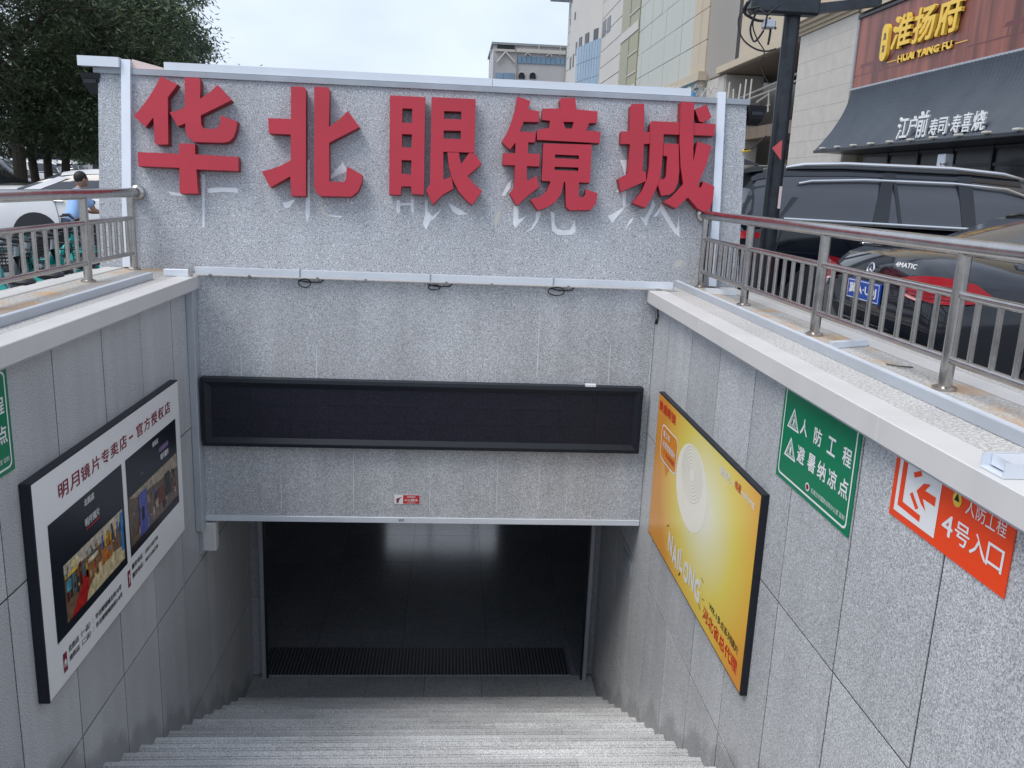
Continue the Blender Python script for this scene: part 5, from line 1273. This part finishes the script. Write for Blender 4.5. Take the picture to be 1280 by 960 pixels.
a = at((29, 235), 1, 22.5); tree('big leafy street tree at the left photo edge, with a single thick trunk', a.x, 22.5, 9, 4.3, 3.5, .17, 92000, 1, 5.1, 'leaf', .15, 1, 210)
a = at((96, 225), 1, 24); tree('big dark leafy tree with several slim trunks beside the sign wall', a.x - .9, 24.5, 9, 4.0, 3.6, .12, 92000, 2, 5.1, 'leaf2', .15, 3, 210)
a = at((205, 150), 1, 27); tree('leafy tree rising behind the left end of the sign wall', a.x - 2.0, 28, 9, 2.5, 3.2, .16, 60000, 5, 4.7, 'leaf', .14, 1, 110)
a = at((-40, 150), 1, 17.5); tree('overhanging street tree whose crown fills the top left corner', a.x - .8, 17.5, 9, 2.7, 2.5, .16, 60000, 4, 6.3, 'leaf2', .11, 1, 110)
a = at((140, 200), 1, 40); tree('farther street tree closing the gap behind the left wall end', a.x, 42, 9, 5.0, 3.8, .2, 30000, 6, 5.2, 'leaf2', .26, 1, 100)
a = at((335, 97), 1, 45); tree('sparse treetop just peeking over the sign wall', a.x, 45, 6, 2.4, 1.6, .12, 1600, 8, 4.55, 'leaf', .22, 1, 24)

# ================================================================== BUILDINGS ON THE RIGHT (street front parallel to the stairs)
BX = 14.0
def P14(px, x=BX): return at(px, 0, x)
t = thing('restaurant_building', 'beige stone restaurant building with wood-print sign band and metal awning', 'building', (BX, 20, 0))
part('wall', MB().box(BX + .55, 26, 4, 36.3, 3.3, 16), 'stone_b', t); part('base_wall', MB().box(BX + 1.3, 26, 4, 36.3, 0, 3.3), 'dark', t)
part('upper_cladding', MB().box(BX - .02, BX + .55, 4, 31.0, 7.86, 9.4), 'stone_b', t)
# wood sign board
bd = part('sign_board', MB().box(BX, BX + .5, 4, 31.0, 5.34, 7.66), 'wood', t)
for z, h in ((5.27, .07), (7.66, .10)): part('board_rail', MB().box(BX - .06, BX + .5, 4, 31.08, z, z + h, .01), 'cap' if z < 6 else 'gate', bd)
part('board_stile', MB().box(BX - .05, BX + .5, 31.002, 31.08, 5.345, 7.655), 'cap', bd)
b = MB()
FB = Frame((BX, 0, 0), (0, -1, 0), (0, 0, 1), (-1, 0, 0))
for y0 in (22.6, 30.6):    # printed eave outlines
    poly(b, FB, [(-y0, 5.98), (-y0 + 2.2, 6.0), (-y0 + 2.5, 6.2), (-y0 + 1.9, 6.12), (-y0 + .1, 6.1)], .002); poly(b, FB, [(-y0 - 1.5, 5.72), (-y0 + 3.2, 5.72), (-y0 + 3.2, 5.76), (-y0 - 1.5, 5.76)], .002)
    for k in range(4): poly(b, FB, [(-y0 + .2 + k * .6, 5.76), (-y0 + .25 + k * .6, 5.76), (-y0 + .25 + k * .6, 5.98), (-y0 + .2 + k * .6, 5.98)], .002)
part('printed_roofline', b, cm(104, 44, 44), bd)
def ybox(pa, pb_, x=BX):   # two pixels -> u0,v0,u1,v1 in FB
    A, B = P14(pa, x), P14(pb_, x); return (-A.y, min(A.z, B.z), -B.y, max(A.z, B.z))
sg = thing('shop_sign', 'yellow raised restaurant characters with pinyin on the red wood board', 'sign', (BX - .05, 27, 5.8))
L0 = P14((1117, 62)); R0 = P14((1208, 42)); yy0, yy1 = -L0.y, -R0.y
y0_, y1_ = -P14((1116, 60)).y, -P14((1205, 30)).y
zb_l = P14((1117, 61)).z; 
hh = 1.0
for k, ch in enumerate('淮扬府'):
    w_ = (y1_ - y0_) / 3; b = MB(); text(b, ch, FB, (y0_ + w_ * k + .05, 6.22, y0_ + w_ * (k + 1) - .08, 7.22), .03, .022, .10, .10); part('character', b, 'yellowtxt', sg)
b = MB(); text(b, 'HUAI YANG FU', FB, (y0_ + .55, 5.80, y1_ - .35, 6.02), .02, .035, .05); part('pinyin', b, 'yellowtxt', sg)
for u0, u1 in ((y0_ - .2, y0_ + .42), (y1_ - .25, y1_ + .35)): b = MB(); rect(b, FB, u0, 5.90, u1, 5.925, .03); part('dash', b, 'yellowtxt', sg)
b = MB(); b.prism([rrect(y0_ - .62, 5.98, y0_ - .18, 7.12, .2, .22)], FB, .01, .12); cg = part('name_tablet', b, 'yellowtxt', sg)
b = MB(); text(b, '漁', FB, (y0_ - .5, 6.62, y0_ - .3, 6.86), .122, .02); text(b, '宴', FB, (y0_ - .5, 6.24, y0_ - .3, 6.48), .122, .02); part('tablet_characters', b, 'pdark', cg)
# awning: flared ribbed metal sheet
AX0, AX1, AZ0, AZ1 = BX - .08, 12.85, 5.26, 3.17
def aw(f, off=0.): # f 0 top .. 1 lip
    x = AX0 + (AX1 - AX0) * (f ** 1.75); z = AZ0 + (AZ1 - AZ0) * f; return x - off * .8, z + off * .5
m = MB(); nf = 14; ny = 300; ya, yb = 4.0, 30.9; ks = []
for i in range(ny + 1):
    y = ya + (yb - ya) * i / ny; o_ = .045 if i % 2 else 0
    for j in range(nf + 1):
        x, z = aw(j / nf, o_); m.v.append((x, y, z))
for i in range(ny):
    for j in range(nf):
        a = i * (nf + 1) + j; m.f.append((a, a + 1, a + nf + 2, a + nf + 1))
awp = part('awning', m, 'awning', t, False, False, False)
part('awning_side', MB().loft([[(aw(j / nf)[0], yy, aw(j / nf)[1]) for j in range(nf + 1)] + [(BX + .5, yy, 3.2), (BX + .5, yy, 5.26)] for yy in (30.86, 30.9)]), 'gate', awp)
part('awning_lip', MB().box(AX1 - .04, AX1 + .06, 4, 30.92, 3.09, 3.19, .01), 'gate', awp)
for k in range(11):
    yy = 30.1 - k * 1.18; lp = part('lip_spotlight', MB().box(AX1 - .14, AX1 + .02, yy - .11, yy + .11, 3.195, 3.26, .02), 'chipped', awp)
part('awning_soffit', MB().box(AX1 + .06, BX + .6, 4, 30.9, 3.10, 3.13), 'gate', awp)
s2 = thing('shop_sign', 'white calligraphic sushi restaurant characters standing on the metal awning', 'sign', (AX1, 25, 3.3))
XA = 12.95
FA = Frame((XA, 0, 0), (0, -1, 0), (0, 0, 1), (-1, 0, 0))
def px2y(px): return -at((px, 180), 0, XA).y
u_ = [px2y(v) for v in (1122, 1136, 1147, 1160, 1173, 1184, 1197, 1213, 1229)]
for ch, a, c, z0, z1 in (('江', 1121, 1134, 3.28, 3.90), ('户', 1134, 1145, 3.36, 3.88), ('前', 1145, 1158, 3.28, 3.98), ('寿', 1161, 1171, 3.30, 3.74), ('司', 1172, 1182, 3.30, 3.74), ('寿', 1188, 1199, 3.30, 3.76), ('喜', 1201, 1212, 3.30, 3.78), ('烧', 1214, 1229, 3.30, 3.78)):
    b = MB(); text(b, ch, FA, (px2y(a), z0, px2y(c), z1), .02, .012, .05, .12); part('character', b, 'white', s2)
b = MB(); rect(b, FA, px2y(1184.5), 3.50, px2y(1186.5), 3.56, .06); part('dot', b, 'white', s2)
# glazing under the awning
gx = BX + .35
for k in range(14):
    y1g = 30.3 - k * 1.9; y0g = y1g - 1.86
    f_ = part('window', MB().box(gx + .03, gx + .07, y0g, y1g, .1, 3.05), 'dwin' if k not in (7, 9, 10) else 'brown', t)
    b = MB(); b.box(gx - .03, gx + .05, y0g - .04, y0g + .05, 0, 3.08); b.box(gx - .02, gx + .05, y0g + .051, y1g - .041, 2.55, 2.63); b.box(gx - .02, gx + .05, y0g + .051, y1g - .041, 3.0, 3.08)
    part('window_frame', b, 'gate', f_)
    if k % 2 == 0: part('curtain', MB().box(gx + .071, gx + .12, y0g + .3, y1g - .3, .3, 2.5), 'stone_b', f_)
t2 = thing('standing_sign', 'pale upright sign box standing at the restaurant front', 'sign', (13.4, 24, 0))
A = at((1169, 214), 0, 13.2); B = at((1182, 192), 0, 13.2)
part('box', MB().box(13.2, 13.45, B.y, A.y, .3, B.z, .02), 'alu', t2); part('foot', MB().box(13.1, 13.5, B.y - .05, A.y + .05, .002, .1), 'gate', t2)
b = MB(); FS = Frame((13.2, 0, 0), (0, -1, 0), (0, 0, 1), (-1, 0, 0)); text(b, '订', FS, (-A.y + .15, 2.25, -A.y + .6, 2.6), .003); part('lettering', b, 'pdark', t2)
# stone pier with cladding slabs and cornice
pr = thing('stone_pier', 'tall pale limestone pier between the restaurant and the brown recess', 'building', (BX, 34, 0))
part('core', MB().box(BX + .02, BX + 2.2, 31.2, 36.25, 0, 7.95), 'stone_b', pr)
rn = random.Random(2); z = 0
while z < 7.85:
    h = min(.62, 7.9 - z); y = 31.16
    while y < 36.25:
        y2 = min(y + rn.choice([1.27, 1.7]), 36.29); y2 = 36.29 if 36.29 - y2 < .4 else y2
        part('cladding_slab', MB().box(BX - .02 - rn.uniform(0, .004), BX + .019, y + .004, y2 - .004, z + .004, z + h - .003), 'stone', pr); y = y2
    part('cladding_slab', MB().box(BX + .021, BX + .55, 31.14, 31.199, z + .004, z + h - .003), 'stone', pr)
    z += h
for k, (d, z0, h) in enumerate(((.08, 7.93, .12), (.18, 8.05, .14), (.32, 8.19, .14), (.45, 8.33, .20))):
    part('cornice', MB().box(BX - d, BX + 2.2, 31.2 - d, 36.3 + d, z0, z0 + h - .002), 'stone_b', pr)
# brown recess with fascia above
rc = thing('arcade_building', 'beige building with a deep brown arcade behind the black pole', 'building', (BX, 41, 0))
part('fascia', MB().box(BX + .02, BX + .8, 36.9, 44.3, 8.15, 26), 'stone_b', rc)
for k in range(5):
    for j in range(9): part('fascia_panel', MB().box(BX - .0, BX + .019, 36.95 + k * 1.47, 36.95 + (k + 1) * 1.47 - .02, 8.17 + j * 1.9, 8.17 + (j + 1) * 1.9 - .02), 'stone_b', rc)
part('fascia_edge', MB().box(BX - .12, BX + 7, 36.7, 47.6, 7.80, 8.13), 'stone_b', rc)
part('soffit', MB().box(BX + .1, BX + 7, 36.3, 49.5, 7.72, 7.79), 'brown', rc)
part('recess_wall', MB().box(BX + 1.4, BX + 2, 44.3, 49.3, 8.14, 26), 'brown', rc)
part('recess_glass', MB().box(BX + 1.1, BX + 1.39, 45.6, 48.4, 8.14, 26), 'dwin', rc)
part('back_wall', MB().box(BX + 6.6, BX + 7, 36.3, 50, 0, 7.7), 'brown', rc)
for k in range(6): part('back_window', MB().box(BX + 6.5, BX + 6.59, 36.6 + k * 2.1, 38.3 + k * 2.1, .2 if k % 2 else 4.6, 4.2 if k % 2 else 7.2), 'dwin', rc)
for k, y in enumerate((38.8, 43.2)): part('column', MB().box(BX + 3.2, BX + 4.0, y, y + .9, 0, 7.7, .02), 'stone', rc)
part('pier', MB().box(BX + .15, BX + 2.2, 46.6, 49.9, 0, 7.7), 'stone', rc)
for j in range(6): part('pier_slab', MB().box(BX + .1, BX + .148, 46.7, 49.85, j * 1.28 + .01, (j + 1) * 1.28 - .01), 'stone', rc); part('pier_slab', MB().box(BX + .16, BX + 2.15, 46.55, 46.598, j * 1.28 + .01, (j + 1) * 1.28 - .01), 'stone', rc)
part('canopy', MB().box(BX + 1.2, BX + 4.5, 36.4, 46.4, 4.35, 4.95), 'brown', rc)
for k in range(8): part('canopy_panel', MB().box(BX + 1.16, BX + 1.198, 36.5 + k * 1.23, 36.5 + (k + 1) * 1.23 - .03, 4.37, 4.93), 'brown', rc)
part('low_window', MB().box(BX + 3.0, BX + 3.1, 36.4, 42.5, .1, 4.3), 'dwin', rc); part('low_door', MB().box(BX + 2.95, BX + 3.05, 43.4, 45.6, .1, 3.4), 'brown', rc)
rl = MB()
for a, c in (((912, 128), (1006, 88)), ((928, 127), (1006, 97)), ((946, 128), (962, 117)), ((950, 137), (962, 131)), ((960, 140), (962, 112))): 
    A = at(a, 0, BX + .9); B = at(c, 0, BX + .9); part('sloping_rail', MB().tube([A, B], .05, 6), 'stone', rc)
# curtain wall building
cw = thing('office_building', 'large pale green-grey panelled office building along the street', 'building', (BX, 62, 0))
yE = 50.2; yG = P14((783, 110)).y; yS = P14((776, 110)).y; 
yG0, yG1 = P14((781, 60)).y, P14((803, 20)).y
yA = P14((784, 110)).y       # end of panels
yB = P14((776, 110)).y       # yellow glass strip near/far
yA = P14((800, 40)).y; yB = P14((778, 40)).y; yC = P14((707, 100)).y
part('core', MB().box(BX + .06, 34, yE, yC, 0, 44), 'stone_w', cw)
n = 13; pmesh = {}
dy = (yA - yE) / n
for i in range(n):
    for j in range(8):
        key = 'p' + ('b' if i < 2 else '')
        if key not in pmesh: pmesh[key] = MB().box(-.04, .055, .012, dy - .012, .015, 1.70).mesh('wall_panel', M['stone_g' if i >= 2 else 'stone_b'])
        obj('wall_panel', pmesh[key], cw, (0 + random.uniform(-.01, .01), yE - 62 + i * dy, 8.25 + j * 1.72))
part('cornice', MB().box(BX - .45, BX + .05, yE - .3, yA, 7.75, 8.22), 'stone_b', cw); part('cornice_low', MB().box(BX - .2, BX + .05, yE - .1, yA, 7.45, 7.748), 'stone_b', cw)
part('base_pier', MB().box(BX - .05, BX + .055, yE, yA, 0, 7.44), 'stone', cw)
# yellow glass strip with brackets
part('glass_strip', MB().box(BX - .10, BX + .055, yA + .05, yB - .05, 0, 44), 'yglass', cw)
for j in range(14):
    z = 9 + j * 1.55; part('strip_rail', MB().box(BX - .16, BX - .101, yA + .1, (yA + yB) / 2 - .1 if j % 3 else yB - .1, z, z + (.10 if j % 3 else .7)), 'stone_w', cw)
part('strip_mullion', MB().box(BX - .14, BX - .101, (yA + yB) / 2 - .06, (yA + yB) / 2 + .06, 0, 44), 'mullion', cw)
# stone courses beyond
for j in range(24):
    z = 1 + j * 1.5; part('stone_course', MB().box(BX - .03 - random.uniform(0, .02), BX + .055, yB + .1, yC - .1, z + .04, z + 1.46), 'stone_w', cw)
# bowed bay near the far end
y0b, y1b = P14((752, 60)).y, P14((716, 90)).y
def bow(y): 
    f = (y - y0b) / (y1b - y0b); return BX - .1 - 1.5 * sin(pi * min(1, max(0, f)))
zc1 = P14((753, 9)).z
m = MB(); NS = 20; zt_ = 22.8
m.loft([[(bow(y0b + (y1b - y0b) * i / NS), y0b + (y1b - y0b) * i / NS, z) for i in range(NS + 1)] + [(BX + .3, y1b, z), (BX + .3, y0b, z)] for z in (0, zt_)]); part('bowed_bay', m, 'stone_w', cw, True)
m = MB(); m.loft([[(bow(y0b - .5 + (y1b - y0b + 1) * i / NS) - .4, y0b - .5 + (y1b - y0b + 1) * i / NS, z) for i in range(NS + 1)] + [(BX + .3, y1b + .5, z), (BX + .3, y0b - .5, z)] for z in (zt_, zt_ + .6)]); part('bay_cornice', m, 'mullion', cw, True)
part('eaves', MB().box(BX - 2.2, BX + 4, yC - 6, yC + 2.5, P14((706, 6)).z - .2, P14((706, 6)).z + 2), 'cap', cw)
def on_bay(px):
    r = ray(px); best = None; y = 40.
    while y < 130:
        tt = y / r.y; x = r.x * tt
        xx = bow(y) if y0b < y < y1b else BX - .03
        if x >= xx: return CAM + r * tt
        y += .05
    return P14(px)
def bwin(x0, x1, ya_, yb_, mt='dwin', name='window', off=.05):
    A, B, Cc, D_ = on_bay((x0, yb_)), on_bay((x1, yb_ - (x1 - x0) * .6)), on_bay((x1, ya_)), on_bay((x0, ya_ + (x1 - x0) * .6))
    z0 = min(A.z, B.z); z1 = max(Cc.z, D_.z)
    m = MB(); m.loft([[(A.x - off, A.y, A.z), (B.x - off, B.y, A.z), (B.x - off, B.y, D_.z), (A.x - off, A.y, D_.z)], [(A.x + .3, A.y, A.z), (B.x + .3, B.y, A.z), (B.x + .3, B.y, D_.z), (A.x + .3, A.y, D_.z)]]); return part(name, m, mt, cw)
for q in ((758.6, 763, 22, 42.6), (753, 757, 26, 47.7), (741.8, 747.5, 34, 54.7), (731, 736, 40, 59.8), (723.4, 727, 46, 64.8), (719.4, 721, 53, 69.5), (712, 713.6, 73, 87.5), (715.6, 717, 68, 84), (713, 714.6, 21, 32), (718, 719.6, 16, 25)): bwin(*q)
# blue glazing on the bay with mullions
for i in range(9):
    for j in range(4):
        x0 = 719 + i * 3.3; z0 = 8.9 + j * 1.75
        A = on_bay((x0 + .2, 100)); B = on_bay((x0 + 3.1, 100))
        zt2 = 8.9 + 4 * 1.75
        m = MB(); m.loft([[(A.x - .06, A.y, z0), (B.x - .06, B.y, z0), (B.x - .06, B.y, z0 + 1.68), (A.x - .06, A.y, z0 + 1.68)], [(A.x + .3, A.y, z0), (B.x + .3, B.y, z0), (B.x + .3, B.y, z0 + 1.68), (A.x + .3, A.y, z0 + 1.68)]]); part('bay_pane', m, 'bglass', cw)
# roof lettering above the bay: slim upright dark strokes
for k in range(9):
    f = k / 8; y = y0b + 1 + (y1b - y0b - 4) * f; x = bow(y) - .25
    b = MB(); b.box(x, x + .12, y, y + .16, zt_ + .62, zt_ + 3.4); b.tube([(x, y, zt_ + .7), (x, y + .8, zt_ + 2.8)], .09, 5); part('roof_letter', b, 'dwin' if k % 2 else 'gate', cw)
bs = thing('blue_canopy', 'small light blue canopy sign at the foot of the office building', 'sign', (BX - .6, 55, 6.9))
A = P14((841, 112), BX - .5); B = P14((865, 98), BX - .5)
part('board', MB().box(BX - .9, BX - .25, B.y, A.y, 6.75, 7.30, .03), 'blue', bs); part('panel', MB().box(BX - .3, BX - .22, B.y, A.y - .4, 2.5, 6.74), 'alu', bs)

# far building across the end of the street
fb = thing('far_building', 'grey-pink block with gable ornament and arched windows at the end of the street', 'building', (12, 150, 0))
YF = 150
def F150(px): return at(px, 1, YF)
TL = F150((617, 54)); TR = F150((715, 60)); zt_ = 24.2
part('wall', MB().box(TL.x, TL.x + 24, YF, YF + 18, 0, zt_), 'farstone', fb); part('parapet', MB().box(TL.x - .3, TL.x + 24.3, YF - .3, YF + 18, zt_, zt_ + .35), 'mullion', fb)
def fbx(x0, y0, x1, y1, mt, name, d=.15):
    A, B = F150((x0, y1)), F150((x1, y0)); return part(name, MB().box(A.x, B.x, YF - d, YF + .1, A.z, B.z), mt, fb)
for q in ((621.5, 55.5, 643.5, 61.5),): fbx(*q, 'dwin', 'window')
for k in range(10): fbx(646.5 + k * 6, 70.6 + k * .25, 652 + k * 6, 78.8 + k * .25, 'bglass', 'window')
for q in ((619.5, 91.3, 629, 98), (629.8, 91.5, 643, 101), (629, 105, 632, 108.5), (635, 105.5, 640, 109)): fbx(*q, 'bglass' if q[3] < 102 else 'dwin', 'window')
for k in range(2): fbx((619, 645.5)[k], (62.5, 64)[k], (644, 707)[k], (64, 65.5)[k], 'stone', 'string_course', .4)
fbx(644.3, 55, 646.6, 112, 'stone', 'pilaster', .35); fbx(672.5, 57, 674.3, 68, 'stone', 'pilaster', .35); fbx(699, 58.5, 700.8, 70, 'stone', 'pilaster', .35)
for a, c in (((621, 78), (632, 65)), ((632, 65), (643, 78)), ((656, 69.5), (659.5, 66)), ((659.5, 66), (663, 69.5)), ((683, 70.5), (686.5, 67)), ((686.5, 67), (690, 71))): part('gable_bar', MB().tube([F150(a) + Vector((0, -.3, 0)), F150(c) + Vector((0, -.3, 0))], .14 if a[0] < 650 else .1, 6), 'stone', fb)
for cx_ in (652, 665.8):
    c0 = F150((cx_, 96)); m = MB(); P = [(c0.x - .52, YF - .12, c0.z - .3)] + [(c0.x + .52 * cos(pi - pi * k / 8), YF - .12, c0.z + .15 + .52 * sin(pi * k / 8)) for k in range(9)] + [(c0.x + .52, YF - .12, c0.z - .3)]
    m.loft([P, [(p_[0], YF + .05, p_[2]) for p_ in P]]); part('arched_window', m, 'dwin', fb)
    part('arch_trim', MB().tube([(c0.x + .60 * cos(pi - pi * k / 8), YF - .15, c0.z + .15 + .60 * sin(pi * k / 8)) for k in range(9)], .06, 5), 'stone', fb)
fbx(645, 103, 668, 104, 'mullion', 'balcony_line', .5)
fbx(706.5, 60, 707.6, 112, 'mullion', 'downpipe', .4)
am = thing('antenna_frame', 'pale scaffold-like antenna mast on the left side of the far building', 'mast', (TL.x - 1, 150, 0))
A = F150((612, 112)); B = F150((613, 62)); b = MB()
for dx in (0, .35): part('mast_pole', MB().tube([(A.x + dx, 149.5, 0), (A.x + dx, 149.5, B.z)], .05, 5), 'alu', am)
for k in range(14): part('mast_rung', MB().tube([(A.x, 149.5, 11 + k * .85), (A.x + .35, 149.5, 11.5 + k * .85)], .04, 4), 'alu', am)
# low pale building closing the car park on the left
lb = thing('low_building', 'low pale building far behind the car park trees', 'building', (-60, 110, 0))
part('wall', MB().box(-110, -22, 110, 120, 0, 6.5), 'farstone', lb); part('roof_edge', MB().box(-110.3, -21.7, 109.7, 120, 6.5, 6.9), 'mullion', lb)
for k in range(20): part('window', MB().box(-70 + k * 2.4, -68.4 + k * 2.4, 109.9, 110.05, 1, 3.6), 'dwin', lb)
